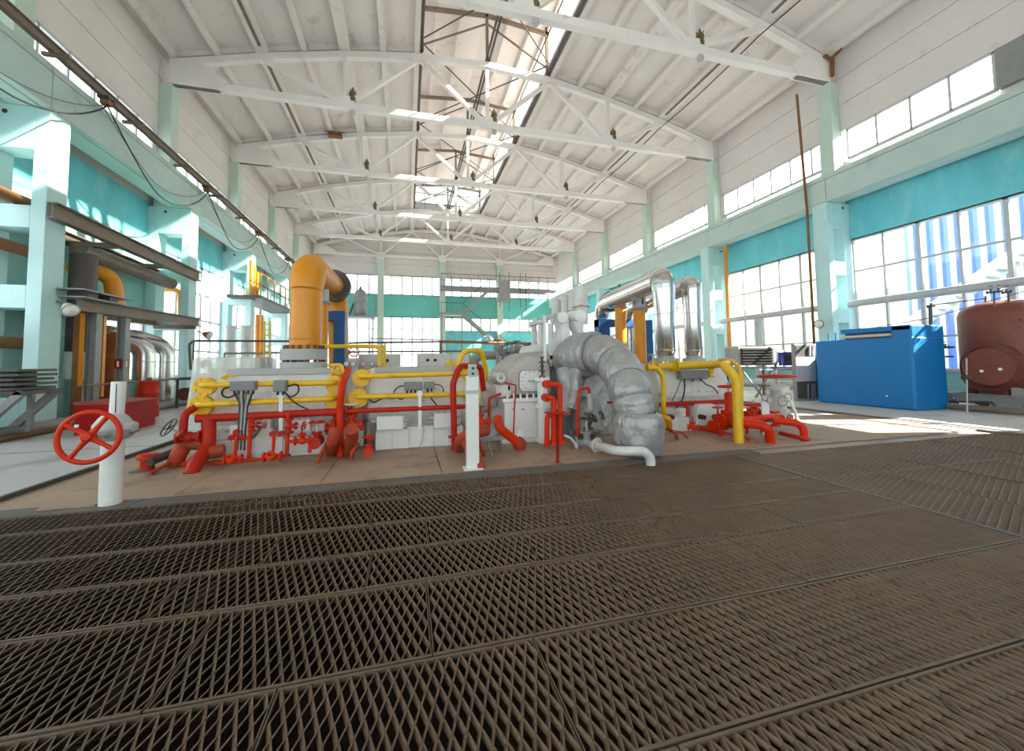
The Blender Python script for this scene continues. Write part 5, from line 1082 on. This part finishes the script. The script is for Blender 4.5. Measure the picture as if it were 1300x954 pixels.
# wall lamp and cameras on the columns
def flood(c, d, label, m=M_lsteel):
    c = Vector(c); d = Vector(d).normalized(); t = thing('floodlight', label, 'lamp', c)
    MB().lathe(c, d, [(0.06, -0.12), (0.09, -0.06), (0.15, 0.1), (0.16, 0.12)], 18).build('lamp_housing', m, t); MB().lathe(c+d*0.1, d, [(0.14, 0), (0.12, 0.05), (0.05, 0.08)], 16).build('lamp_glass', M_mwhite, t)
    MB().bar(c-d*0.1, c-d*0.1+Vector((-0.25 if c.x < 0 else 0.25, 0.1, 0.1)), 0.03, 0.03).build('bracket', M_dsteel, t)
flood(P(87, 391, 11.0), (0.6, -0.4, -0.5), 'white dish floodlight on the first gallery column')
flood(P(262, 425, 17.0), (0.8, -0.2, -0.3), 'rusty brown floodlight on the second gallery column', M_brown)
flood(Q(1041, 411, 14.72), (-0.8, -0.3, -0.2), 'dark round floodlight on the column behind the blue cabin', M_rust)
# plastic covered machine
x0, x1 = P(246, 455, 9.2).x, P(330, 455, 9.2).x
t = thing('covered_machine', 'machine under a translucent plastic dust sheet', 'machine', ((x0+x1)/2, 9.6, 0))
MB().box(x0+0.15, x1-0.15, 9.35, 10.1, 0, 1.3).build('machine_block', mat('hidden_machine', (176, 196, 176), 0.6, var=0.15, scale=3), t, 0.03)
MB().lathe(P(263, 463, 9.3), (0, -1, 0), [(0.02, 0), (0.1, 0.02), (0.1, 0.05), (0.08, 0.06)], 16).build('orange_cap', M_orange, t)
Mp = bpy.data.materials.new('plastic_sheet'); Mp.use_nodes = True; N = Mp.node_tree.nodes; L = Mp.node_tree.links; bs = N['Principled BSDF']
bs.inputs['Base Color'].default_value = (0.86, 0.9, 0.85, 1); bs.inputs['Roughness'].default_value = 0.25; tr = N.new('ShaderNodeBsdfTransparent'); mx = N.new('ShaderNodeMixShader'); mx.inputs[0].default_value = 0.68
L.new(tr.outputs[0], mx.inputs[1]); L.new(bs.outputs[0], mx.inputs[2]); L.new(mx.outputs[0], N['Material Output'].inputs[0])
mb = MB(); n_ = 90; per = []
W_, D_ = (x1-x0), 1.0
for i in range(n_):
    s_ = i/n_*(2*(W_+D_))
    if s_ < W_: q = (x0+s_, 9.2)
    elif s_ < W_+D_: q = (x1, 9.2+s_-W_)
    elif s_ < 2*W_+D_: q = (x1-(s_-W_-D_), 10.2)
    else: q = (x0, 10.2-(s_-2*W_-D_))
    per.append(q)
vs = []; ccx, ccy = (x0+x1)/2, 9.7
for j, (z, sp) in enumerate(((1.52, 0.0), (1.52, 0.92), (1.47, 1.0), (1.1, 1.02), (0.6, 1.07), (0.1, 1.14))):
    for i, (x, y) in enumerate(per):
        w_ = sp*(1+(0.07*math.sin(i*1.3)+0.05*math.sin(i*2.9+1))*(j/5)) if j > 1 else sp
        vs.append((ccx+(x-ccx)*w_, ccy+(y-ccy)*w_, z+0.02*math.sin(i*0.9)*(j > 1)))
fs = [(j*n_+i, j*n_+(i+1) % n_, (j+1)*n_+(i+1) % n_, (j+1)*n_+i) for j in range(5) for i in range(n_)]
mb.add(vs, fs, True); tag(mb.build('dust_sheet', Mp), 'crumpled translucent plastic sheet draped over a machine', 'sheet')
# =================================================================== middle distance
t = thing('rear_platform', 'side platform with orange railing high on the gallery wall', 'platform', (-7.8, 26, 4.7))
MB().box(-8.6, -7.1, 22.4, 29.0, 4.72, 4.86).build('deck', M_dsteel, t)
for k in range(7): MB().bar((-7.15, 22.5+k*1.06, 4.86), (-7.15, 22.5+k*1.06, 6.0), 0.06, 0.06, up=(1, 0, 0)).build('railing_post', M_orange, t)
for z in (5.4, 6.0): MB().bar((-7.15, 22.4, z), (-7.15, 29.0, z), 0.05, 0.05).build('railing_bar', M_rust, t)
MB().bar((-7.15, 22.5, 0), (-7.15, 22.5, 4.72), 0.08, 0.08, up=(1, 0, 0)).build('support', M_gsteel, t); MB().bar((-7.15, 28.9, 0), (-7.15, 28.9, 4.72), 0.08, 0.08, up=(1, 0, 0)).build('support', M_gsteel, t)
for k in range(3): MB().cyl((-7.7, 22.8+k*0.45, 4.86), (-7.7, 22.8+k*0.45, 6.7-k*0.2), 0.08, n=12).build('orange_riser', M_orange, t)
for (x, lab) in ((326.5, 'orange riser pipe nearest the column below the side platform'), (332, 'second orange riser pipe below the side platform')):
    pipe('orange_riser', [P(x, 400, 22.0), Vector((P(x, 474, 22.0).x, 22, 0))], 0.08, M_orange, label=lab)
t = thing('yellow_ladder', 'slim yellow ladder standing left of the orange pipe', 'ladder', P(341, 476, 13.0))
for x in (336, 343): MB().bar(P(x, 408, 13.0), Vector((P(x, 476, 13.0).x, 13, 0)), 0.045, 0.045, up=(0, 1, 0)).build('stile', M_yellow, t)
for k in range(9): MB().cyl(P(336, 412+k*7, 13.0), P(343, 412+k*7, 13.0), 0.014, n=6).build('rung', M_yellow, t)
RL = [('dark handrail pipe behind the plastic covered machine', [(242, 470), (240, 437), (246, 433), (372, 433.5)], 12.5, 0.03, M_dsteel), ('grey pipe line under the dark handrail', [(285, 449), (372, 448)], 13.5, 0.035, M_gsteel), ('dark rail line behind the blue portal post', [(438, 436), (560, 434)], 16, 0.035, M_dsteel), ('second dark rail line behind the machines', [(438, 447), (596, 446)], 15, 0.03, M_dsteel), ('brown pipe line crossing the far teal wall', [(559, 434), (690, 437)], 30, 0.11, M_rust), ('grey rail line far behind the middle compressor', [(470, 430), (558, 432)], 24, 0.04, M_gsteel)]
for lab, l, Y, r, mm in RL:
    pts = [P(x, y, Y) for x, y in l]; t = thing('rail_pipe', lab, 'pipe', (pts[-1].x, Y, 0)); MB().tube(fillet(pts, 0.2), r, 10).build('pipe_run', mm, t)
    for q in (pts[-2], pts[-1]): MB().cyl((q.x, Y, 0), (q.x, Y, q.z), r*0.7, n=8).build('support', mm, t)
pipe('rail_pipe', [P(489, 434, 16), Vector((P(489, 434, 16).x, 16, 0))], 0.03, M_dsteel, label='dark upright under the rail lines')
for (x, lab) in ((291, 'white round column nearer the plastic cover'), (312, 'white round column farther from the plastic cover')):
    a = P(x, 475, 19.0); tag(MB().lathe((a.x, 19, 0), (0, 0, 1), [(0.3, 0), (0.22, 0.1), (0.2, 0.2), (0.2, 2.9), (0.26, 3.0)], 18).build('white_column', M_mwhite), lab, 'column')
# second machine train behind
def cab(x0, x1, y0, Y, label, holes, depth=0.7):
    a = P(x0, y0, Y); b = P(x1, y0, Y); t = thing('grey_cabinet', label, 'cabinet', ((a.x+b.x)/2, Y, 0))
    MB().box(a.x, b.x, Y, Y+depth, 0, a.z).build('cabinet_body', M_mach, t, 0.02)
    MB().box(a.x+0.06, b.x-0.06, Y-0.02, Y, 0.5, a.z-0.08).build('door_panel', M_mach, t, 0.005)
    for x, y, r in holes: q = P(x, y, Y-0.03); MB().cyl(q, q+Vector((0, 0.02, 0)), r, n=14).build('port', M_gap, t)
cab(455, 508, 450, 10.6, 'grey cabinet with one round port behind the long yellow pipe', [(491.5, 458, 0.045), (478, 466, 0.025), (496, 466, 0.025)])
cab(530, 596, 449, 10.9, 'wide grey cabinet with two round ports behind the middle compressor', [(543, 457.5, 0.045), (552.5, 457.5, 0.045)])
cab(440, 453.5, 455, 9.9, 'narrow grey cabinet beside the blue portal post', [(444, 470, 0.03)], 0.33)
cab(640, 668, 452, 11.5, 'grey cabinet behind the turbine hood', [])
q = P(449.5, 447, 10.2); t = thing('red_handwheel', 'small red handwheel above the narrow grey cabinet', 'valve', q); MB().wheel(q, (0.2, -1, 0), 0.11, 0.014, 5).build('wheel', M_red2, t); MB().cyl(q, q+Vector((0, 0.5, 0)), 0.025, n=8).build('stem', M_gsteel, t)
for k, (x, Y) in enumerate(((440, 9.75), (448.5, 9.75), (461, 10.4), (472, 10.4))):
    c = P(x, 462, Y); t = thing('instrument', ['round dial gauge nearest the blue portal post', 'round dial gauge second from the blue portal post', 'round dial gauge before the one-port cabinet', 'round dial gauge beside the yellow risers'][k], 'gauge', c)
    MB().cyl(c, c+Vector((0, 0.06, 0)), 0.065, n=16).build('dial', M_gsteel, t); MB().cyl(c-Vector((0, 0.004, 0)), c, 0.052, n=16).build('face', M_mwhite, t); MB().cyl(Vector((c.x, c.y+0.03, 0)), c+Vector((0, 0.03, 0)), 0.016, n=6).build('stem', M_lsteel, t)
# grey clutter pipes behind the turbine
for k in range(9):
    x = 632+k*6.2; Y = 10.6+0.3*(k % 3); c = P(x, 458, Y); h = P(x, 436+(k*7) % 9, Y).z
    t = thing('bypass_valve', 'grey bypass valve of the row behind the turbine hood', 'valve', (c.x, Y, 0), 'bypass valves behind the turbine')
    MB().cyl((c.x, Y, 0), (c.x, Y, h-0.05), 0.05, n=10).build('pipe', M_gsteel, t); MB().ball((c.x, Y, h-0.12), 0.11, n=10).build('valve_body', M_gsteel, t); MB().wheel((c.x, Y, h+0.08), (0, 0, 1), 0.1, 0.014, 4).build('handwheel', M_dsteel, t); MB().cyl((c.x, Y, h-0.1), (c.x, Y, h+0.1), 0.015, n=6).build('stem', M_dsteel, t)
pipe('grey_main', [Vector((P(600, 452, 12.4).x, 12.4, 0)), P(600, 452, 12.4), P(700, 450, 12.4), Vector((P(700, 452, 12.4).x, 12.4, 0))], 0.14, M_gsteel, label='thick grey main pipe behind the bypass valves', n=16)
# far platform with stairs ------------------------------------------------------------------
t = thing('far_walkway', 'grey steel walkway with railings along the far wall', 'walkway', (9.4, 40, 8.6))
MB().ibeam((3.2, 39.6, 8.72), (15.5, 39.6, 8.72), 0.3, 0.5, 0.06).build('girder', M_gsteel, t); MB().box(3.2, 15.5, 39.5, 40.4, 8.97, 9.03).build('deck', M_gsteel, t)
for k in range(14): x = 3.3+k*0.93; MB().bar((x, 39.55, 9.0), (x, 39.55, 10.25), 0.05, 0.05, up=(1, 0, 0)).build('railing_post', M_gsteel, t)
for z in (9.6, 10.25): MB().bar((3.2, 39.55, z), (15.4, 39.55, z), 0.06, 0.06).build('railing_bar', M_rust if z > 10 else M_gsteel, t)
MB().box(9.1, 10.3, 39.3, 39.9, 7.6, 9.8).build('hoist_box', M_gsteel, t)
for x in (9.2, 10.2, 11.4, 12.0): MB().bar((x, 39.4, 6.6+0.3*(x % 2)), (x, 39.4, 10.6), 0.05, 0.05, up=(1, 0, 0)).build('hanger_rod', M_dsteel, t)
t = thing('far_stair', 'grey two-flight steel stair with landing at the far wall', 'stair', (6, 40, 0))
MB().box(3.2, 5.5, 39.4, 40.4, 6.1, 6.35).build('landing', M_gsteel, t)
for y in (39.45, 40.3):
    MB().bar((5.4, y, 6.25), (8.3, y, 8.9), 0.08, 0.3).build('stringer', M_gsteel, t); MB().bar((5.4, y, 6.2), (11.6, y, 0.9), 0.08, 0.3).build('stringer', M_gsteel, t)
MB().bar((5.4, 39.45, 7.3), (8.3, 39.45, 10.0), 0.05, 0.05).build('handrail', M_dsteel, t); MB().bar((5.4, 39.45, 7.25), (11.6, 39.45, 1.95), 0.05, 0.05).build('handrail', M_dsteel, t); MB().bar((3.2, 39.45, 7.3), (5.4, 39.45, 7.3), 0.05, 0.05).build('handrail', M_dsteel, t)
for k in range(12): u = (k+0.5)/12; MB().box(5.4+2.9*u-0.14, 5.4+2.9*u+0.14, 39.5, 40.3, 6.25+2.65*u, 6.3+2.65*u).build('tread', M_dsteel, t)
for k in range(20): u = (k+0.5)/20; MB().box(5.4+6.2*u-0.14, 5.4+6.2*u+0.14, 39.5, 40.3, 6.2-5.3*u, 6.25-5.3*u).build('tread', M_dsteel, t)
for x in (3.3, 4.4, 5.4): MB().bar((x, 39.45, 6.3), (x, 39.45, 7.3), 0.05, 0.05, up=(1, 0, 0)).build('baluster', M_gsteel, t)
for x in (3.3, 5.3): MB().bar((x, 39.6, 0), (x, 39.6, 6.1), 0.14, 0.14, up=(1, 0, 0)).build('leg', M_gsteel, t)
t = thing('far_tank_platform', 'grey platform on posts carrying a tank near the far wall', 'platform', (-5.5, 38.5, 0))
MB().box(-8.3, -2.9, 37.8, 39.5, 5.5, 5.72).build('deck', M_gsteel, t)
for x in (-8.2, -5.4, -3.0): MB().bar((x, 37.9, 0), (x, 37.9, 5.5), 0.12, 0.12, up=(1, 0, 0)).build('post', M_gsteel, t); MB().bar((x, 37.9, 5.7), (x, 37.9, 6.8), 0.06, 0.06, up=(1, 0, 0)).build('railing_post', M_gsteel, t)
MB().bar((-8.3, 37.9, 6.8), (-2.9, 37.9, 6.8), 0.06, 0.06).build('railing_bar', M_gsteel, t)
for (x, lab) in ((-4.15, 'grey upright tank on the far platform beside the column'), (-6.6, 'grey upright tank on the far platform nearer the gallery')):
    t = thing('grey_tank', lab, 'tank', (x, 38.7, 5.72)); MB().lathe((x, 38.7, 5.72), (0, 0, 1), [(0.4, 0), (0.6, 0.15), (0.6, 1.9), (0.45, 2.3), (0.15, 2.5), (0.1, 2.75)], 20).build('tank_shell', M_gsteel, t); MB().cyl((x-0.9, 38.5, 5.8), (x-0.55, 38.5, 6.9), 0.08, n=8).build('side_pipe', M_dsteel, t)
# =================================================================== window side (right)
pipe('heating_pipe', [(15.5, 2.0, 3.30), (15.5, 10.7, 3.30)], 0.125, M_lsteel, n=16, label='pale thick heating pipe crossing the window behind the brown tank')
pipe('heating_pipe', [(15.5, 11.65, 3.30), (15.5, 16.8, 3.30)], 0.125, M_lsteel, n=16, label='pale thick heating pipe crossing the window behind the air heater')
pipe('heating_pipe', [(15.5, 17.65, 3.30), (15.5, 34.0, 3.30)], 0.125, M_lsteel, n=16, label='pale thick heating pipe running on along the farther windows')
pipe('wall_pipe', [(14.6, 12.0, 0.35), (14.6, 22.0, 0.35)], 0.13, M_lsteel, n=14, label='pale pipe lying low along the wall behind the air heater')
a = P(921.5, 330, 16.3); pipe('orange_conduit', [(a.x, 16.3, 7.05), (a.x, 16.3, 0)], 0.085, M_orange, n=12, label='orange conduit standing against the column behind the silver valve')
a0 = Q(1012, 130, 14.9); b0 = Q(1028, 330, 14.9); pipe('brown_conduit', [(14.9, a0.y, 11.8), (14.9, b0.y, 7.0), (14.9, b0.y, 0.03)], 0.045, M_rust, n=8, label='thin brown conduit hanging from the truss end beside the column')
# cables looped on the column and a rusty bracket
cable([Q(1034, 392, 14.98), Q(1029, 405, 14.9), Q(1028, 416, 14.9), Q(1034, 420, 14.98)], 0.012, label='black cable loop hanging from the column by the floodlight')
mb = MB(); q = Vector((15.45, 10.8, 11.95)); mb.bar(q, q+Vector((0.05, 0, 0.75)), 0.1, 0.1, up=(0, 1, 0)); mb.bar(q+Vector((0.02, 0, 0.65)), q+Vector((-0.35, 0, 0.75)), 0.1, 0.07); mb.bar(q+Vector((0.02, 0, 0.7)), q+Vector((0.25, -0.2, 1.0)), 0.09, 0.09); tag(mb.build('rusty_bracket', M_rust), 'rusty iron bracket at the truss end above the column', 'bracket')
# blue cabin
cb = thing('blue_cabin', 'bright blue boxed operator cabin with lamp slot on the walkway', 'cabin', (12.7, 8.2, 0.03))
MB().box(12.1, 13.3, 6.98, 9.40, 0.03, 1.88).build('cabin_body', M_blue, cb, 0.05)
MB().box(12.12, 13.3, 7.0, 8.66, 2.04, 2.17).build('top_hood', M_blue, cb, 0.015); MB().box(12.3, 13.3, 7.0, 8.66, 1.86, 2.05).build('hood_back', M_blue, cb); MB().box(12.12, 13.3, 6.99, 7.42, 1.84, 2.17).build('corner_hood', M_blue, cb, 0.03)
MB().cyl((12.2, 7.45, 1.95), (12.2, 8.62, 1.95), 0.045, n=12).build('tube_lamp', mat('tube_tan', (214, 196, 170), 0.4), cb)
for y in (8.85, 9.05): MB().bar((12.2, y, 1.88), (12.2, y, 2.1), 0.03, 0.03, up=(1, 0, 0)).build('pipe_hook', M_blue, cb)
q = Q(1126, 503, 12.1); MB().cyl((12.09, q.y, q.z), (12.1, q.y, q.z), 0.025, n=10).build('lock', M_mark, cb)
# pipes and instruments
t = thing('air_heater', 'grey louvred air heater on a lattice stand by the windows', 'heater', (11.8, 11, 0.03))
a = P(941, 463, 11); b = P(982, 442, 11)
MB().box(a.x-0.1, b.x+0.15, 11.0, 11.6, a.z-0.04, b.z+0.04).build('heater_body', M_gsteel, t, 0.02); MB().box(a.x, b.x-0.05, 10.98, 11.0, a.z, b.z).build('louvre_back', M_gap, t)
for k in range(6): z = lerp(a.z, b.z, (k+0.5)/6); MB().bar((a.x, 10.96, z), (b.x-0.05, 10.96, z), 0.07, 0.02).build('louvre_slat', mat('slat_dark', (58, 55, 52), 0.6), t)
MB().lathe((b.x+0.15, 11.3, (a.z+b.z)/2), (1, 0, 0), [(0.3, 0), (0.28, 0.2), (0.22, 0.4), (0.22, 0.55)], 20).build('fan_housing', M_lsteel, t)
for x in (a.x-0.05, b.x+0.1):
    for y in (11.05, 11.55): MB().bar((x, y, 0.03), (x, y, a.z), 0.05, 0.05, up=(1, 0, 0)).build('stand_leg', M_dsteel, t)
MB().bar((a.x, 11.05, a.z-0.1), (a.x+0.9, 11.05, 0.05), 0.05, 0.05).build('stand_brace', M_gsteel, t); MB().bar((b.x, 11.05, a.z-0.1), (b.x-0.8, 11.05, 0.05), 0.05, 0.05).build('stand_brace', M_gsteel, t); MB().bar((a.x-0.1, 11.05, a.z-0.12), (b.x+1.1, 11.05, a.z-0.12), 0.05, 0.05).build('stand_rail', M_gsteel, t)
q = Q(963, 425, 15.4); pipe('branch_pipe', [(15.4, q.y, 0.3), (15.4, q.y, 3.2)], 0.16, M_lsteel, n=14, label='thick pale branch pipe dropping from the heating pipe behind the air heater')
a = P(992, 464.5, 10.2); b = P(1011, 447, 10.2); t = thing('operator_screen', 'operator screen in a blue frame on a thin pole', 'screen', ((a.x+b.x)/2, 10.2, 0.03))
MB().box(a.x, b.x, 10.2, 10.3, a.z, b.z).build('panel_frame', mat('panel_blue', (48, 60, 140), 0.4), t, 0.01); MB().box(lerp(a.x, b.x, 0.2), lerp(a.x, b.x, 0.82), 10.19, 10.2, lerp(a.z, b.z, 0.28), lerp(a.z, b.z, 0.75)).build('screen', M_screen, t); MB().cyl((b.x-0.05, 10.3, 0.03), (b.x-0.05, 10.3, a.z+0.1), 0.025, n=8).build('pole', M_lsteel, t); MB().box(a.x-0.8, b.x, 10.28, 10.34, a.z-0.14, a.z-0.1).build('arm', M_gsteel, t)
a = P(1013, 508, 9.75); b = P(1036, 437, 9.75); t = thing('switch_cabinet', 'dark switch cabinet with pale hanging board beside the blue cabin', 'cabinet', ((a.x+b.x)/2, 9.75, 0.03))
MB().box(a.x, b.x+0.05, 9.78, 9.9, 0.03, b.z).build('cabinet_body', M_gsteel, t, 0.01); MB().box(a.x+0.04, b.x, 9.765, 9.78, 0.1, b.z-0.05).build('recess', M_dsteel, t); c0 = P(1012, 485, 9.7); c1 = P(1035, 453, 9.7); MB().box(c0.x, c1.x, 9.70, 9.73, c0.z, c1.z).build('board', M_panel, t)
for x in (1026, 1031, 1034): MB().bar(P(x, 487, 9.74), P(x, 507, 9.74), 0.04, 0.03, up=(0, 1, 0)).build('cable_duct', M_gsteel, t)
for x in (1028, 1033): MB().cyl(P(x, 440, 9.74), P(x, 452, 9.74), 0.03, n=8).build('fuse', M_mwhite, t)
a = P(908, 492, 11.5); tag(MB().lathe((a.x, 11.5, 0), (0, 0, 1), [(0.3, 0), (0.34, 0.02), (0.38, 1.0), (0.4, 1.02), (0.38, 1.05)], 20).build('green_barrel', M_teal2), 'dull green barrel behind the end of the silver pipe compressor', 'barrel')
# brown tank -----------------------------------------------------------------------------------
tk = thing('brown_tank', 'big brown upright pressure tank with round manhole', 'tank', (14.5, 6.4, 0.03)); tc_ = Vector((14.45, 6.42, 0)); R_ = 0.80
MB().lathe(tc_, (0, 0, 1), [(0.1, 0.36), (0.45, 0.44), (0.7, 0.58), (R_, 0.78), (R_, 2.38), (0.76, 2.52), (0.62, 2.64), (0.38, 2.72), (0.1, 2.75)], 40).build('tank_shell', M_brown, tk)
d = Vector((-1.0, -0.12, 0)).normalized(); mc = tc_+d*R_+Vector((0, 0, 1.1))
mb = MB(); mb.cyl(mc-d*0.12, mc+d*0.14, 0.38, n=32); mb.build('manhole_neck', M_brown, tk); mb = MB(); mb.flange(mc+d*0.15, d, 0.44, 0.05, 20, 0.022); mb.flange(mc+d*0.21, d, 0.44, 0.05); mb.build('manhole_cover', M_brown, tk)
x_, y_ = mb.frame(d); mb = MB(); mb.torus(mc-d*0.02, d, 0.56, 0.018); mb.build('weld_ring', M_brown, tk)
for (u, v) in ((0.1, 0.1), (-0.2, 0.05)): q = mc+d*0.24+x_*u+y_*v; MB().cyl(q, q+d*0.03, 0.035, n=10).build('plug', M_mark, tk)
for (an, z) in ((-2.4, 2.2), (-2.9, 1.7), (-2.1, 1.75)): q = tc_+Vector((math.cos(an)*R_, math.sin(an)*R_, z)); MB().cyl(q-Vector((math.cos(an), math.sin(an), 0))*0.05, q+Vector((math.cos(an), math.sin(an), 0))*0.05, 0.04, n=12).build('nozzle', M_brown, tk)
for an in (-2.9, -1.9, -0.8, 0.4, 1.6): c = tc_+Vector((math.cos(an)*0.66, math.sin(an)*0.66, 0)); MB().box(c.x-0.07, c.x+0.07, c.y-0.07, c.y+0.07, 0.22, 0.75).build('support_leg', M_brown, tk)
t = thing('support_frame', 'grey steel base frame under the brown tank', 'frame', (14.4, 6.4, 0.03))
for y in (5.7, 7.25): MB().ibeam((13.5, y, 0.33), (15.5, y, 0.33), 0.14, 0.2, 0.02).build('cross_bearer', M_gsteel, t)
for x in (13.6, 15.3): MB().ibeam((x, 5.58, 0.33), (x, 7.6, 0.33), 0.14, 0.2, 0.02).build('long_bearer', M_gsteel, t)
for x in (13.6, 15.3):
    for y in (5.7, 6.5, 7.4): MB().box(x-0.06, x+0.06, y-0.06, y+0.06, 0.03, 0.24).build('foot', M_dsteel, t)
MB().prism([(13.54, 5.6, 0.43), (13.54, 6.0, 0.43), (13.54, 6.0, 0.62), (13.54, 5.85, 0.62)], (0.05, 0, 0)).build('gusset', M_gsteel, t)
TP = [('dark thermometer pipe beside the brown tank', [(1181, 388), (1183, 455), (1187, 527)], 13.6, 0.04, M_dsteel), ('yellow and dark drain pipe at the tank corner', [(1193, 447), (1199, 522)], 13.2, 0.025, M_rust), ('dark vent pipe dropping onto the tank top', [(1251, 376), (1251, 400)], 14.2, 0.02, M_dsteel), ('second vent pipe dropping down the tank front', [(1262, 372), (1263, 440)], 13.75, 0.018, M_dsteel), ('dark feed pipe entering the tank shoulder', [(1280, 372), (1281, 408), (1290, 413), (1310, 413)], 14.0, 0.022, M_dsteel), ('dark upper impulse line sloping to the tank', [(1178, 388), (1253, 379)], 14.0, 0.014, M_dsteel), ('long thin impulse line sloping above the blue cabin', [(1110, 416), (1180, 404), (1300, 370)], 14.3, 0.01, M_dsteel), ('short dark valve line at the tank side', [(1192, 441), (1212, 441)], 13.5, 0.025, M_dsteel), ('lower dark valve line at the tank side', [(1184, 453), (1210, 453)], 13.5, 0.025, M_dsteel), ('thin grey riser in front of the manhole', [(1227, 455), (1228, 527)], 12.9, 0.016, M_lsteel), ('low dark drain line under the tank frame', [(1199, 523), (1199, 510), (1262, 511), (1263, 524)], 13.4, 0.025, M_dsteel)]
for lab, l, X, r, mm in TP:
    pts = [Q(x, y, X) for x, y in l]; o = pipe('tank_pipe', pts, r, mm, 0.08, label=lab)
for (x, y, X, lab) in ((1258, 371, 14.0, 'small black valve above the tank on the blue cabin side'), (1268, 370, 14.0, 'small black valve above the tank between two others'), (1278, 371, 14.0, 'small black valve above the tank over the feed pipe'), (1182, 389, 13.6, 'small black valve on the upper impulse line'), (1200, 441, 13.5, 'small black valve on the short side line'), (1211, 511, 13.4, 'small black valve on the low drain line'), (1227, 480, 12.85, 'small grey valve before the manhole')):
    c = Q(x, y, X); valve(0, 0, 0, 0.16, M_dsteel, lab, axis=(0, 1, 0), R=0.5, base=c)
pipe('floor_pipe', [(13.1, 2.0, 0.12), (13.1, 6.9, 0.12)], 0.07, M_steel, n=12, label='rusty pipe lying on the walkway below the brown tank')
pipe('wall_pipe', [(15.6, 2.0, 0.2), (15.6, 10.6, 0.2)], 0.1, M_lsteel, n=12, label='pale pipe low along the wall behind the brown tank')
# =================================================================== roof fittings
LT = None
for y in [10.95+6*k for k in range(0, 5)]:
    for x in (-2.5, 3.5, 9.5):
        if LT is None:
            LT = thing('pendant_lamp', 'old brass and glass lamp fixed at a truss node', 'lamp', (x+0.3, y+0.12, 12.13), 'lamps on the truss chords')
            MB().lathe((x+0.3, y+0.12, 12.13), (0, 0, 1), [(0.05, 0), (0.13, 0.08), (0.15, 0.22), (0.11, 0.3), (0.15, 0.38), (0.13, 0.48), (0.05, 0.6), (0.02, 0.72)], 14).build('lamp_body', M_brass, LT)
            mb = MB()
            for k in range(6): an = k*math.pi/3; mb.bar((x+0.3, y+0.12, 12.45), (x+0.3+0.14*math.cos(an), y+0.12+0.14*math.sin(an), 12.7), 0.02, 0.02)
            mb.build('cable_clamp', M_dsteel, LT); MB().ball((x+0.3, y+0.12, 11.76), 0.12, n=12).build('glass_globe', M_lsteel, LT); MB().cyl((x+0.3, y+0.12, 11.74), (x+0.3, y+0.12, 11.9), 0.05, n=8).build('socket', M_gsteel, LT)
            l0 = (x, y)
        else: copy_tree(LT, (x-l0[0], y-l0[1], 0))
pts = []
for k in range(60): y = 5.0+k*0.6; pts.append(Vector((12.25, y, 13.0-0.12*abs(math.sin((y-10.95)/6*math.pi)))))
tag(MB().tube(pts, 0.022, 6).build('roof_cable', M_cable), 'black cable strung under the roof across the trusses', 'cable')
for (x, y, z) in ((-3.8, 22.62, 14.0),):
    tag(MB().box(x-0.35, x+0.35, y-0.05, y+0.3, z-0.28, z-0.12).bar((x-0.5, y, z-0.1), (x+0.5, y, z-0.05), 0.05, 0.05).build('rusty_plate', M_rust), 'rusty steel plate on a truss top chord', 'plate')

# pieces that sit on a part go one level below it
SUBS = {'cover_bolt': 'inspection_cover', 'tube_lamp': 'top_hood', 'plug': 'manhole_cover', 'button': 'button_box', 'louvre_slat': 'heater_body', 'fan_grille': 'fan_cowl', 'port': 'door_panel', 'lid': 'enclosure', 'face': 'dial', 'screen': 'panel_frame', 'roller': 'trolley_body', 'tag_plate': 'wheel_spokes', 'lamp_glass': 'lamp_housing', 'rung': 'stile', 'slot': 'spring_can', 'cable_clamp': 'lamp_body', 'lock': 'cabin_body', 'bung': 'drum_shell', 'cable_gland': 'enclosure', 'lug_bolt': 'gear_lug', 'cover_rim': 'round_cover', 'fuse': 'cabinet_body'}
for root in [o for o in bpy.data.objects if o.parent is None and 'category' in o]:
    kids = {}
    for ch in root.children: kids.setdefault(ch.name.split('.')[0], ch)
    for ch in list(root.children):
        pn = SUBS.get(ch.name.split('.')[0])
        if pn in kids and kids[pn] is not ch: ch.parent = kids[pn]
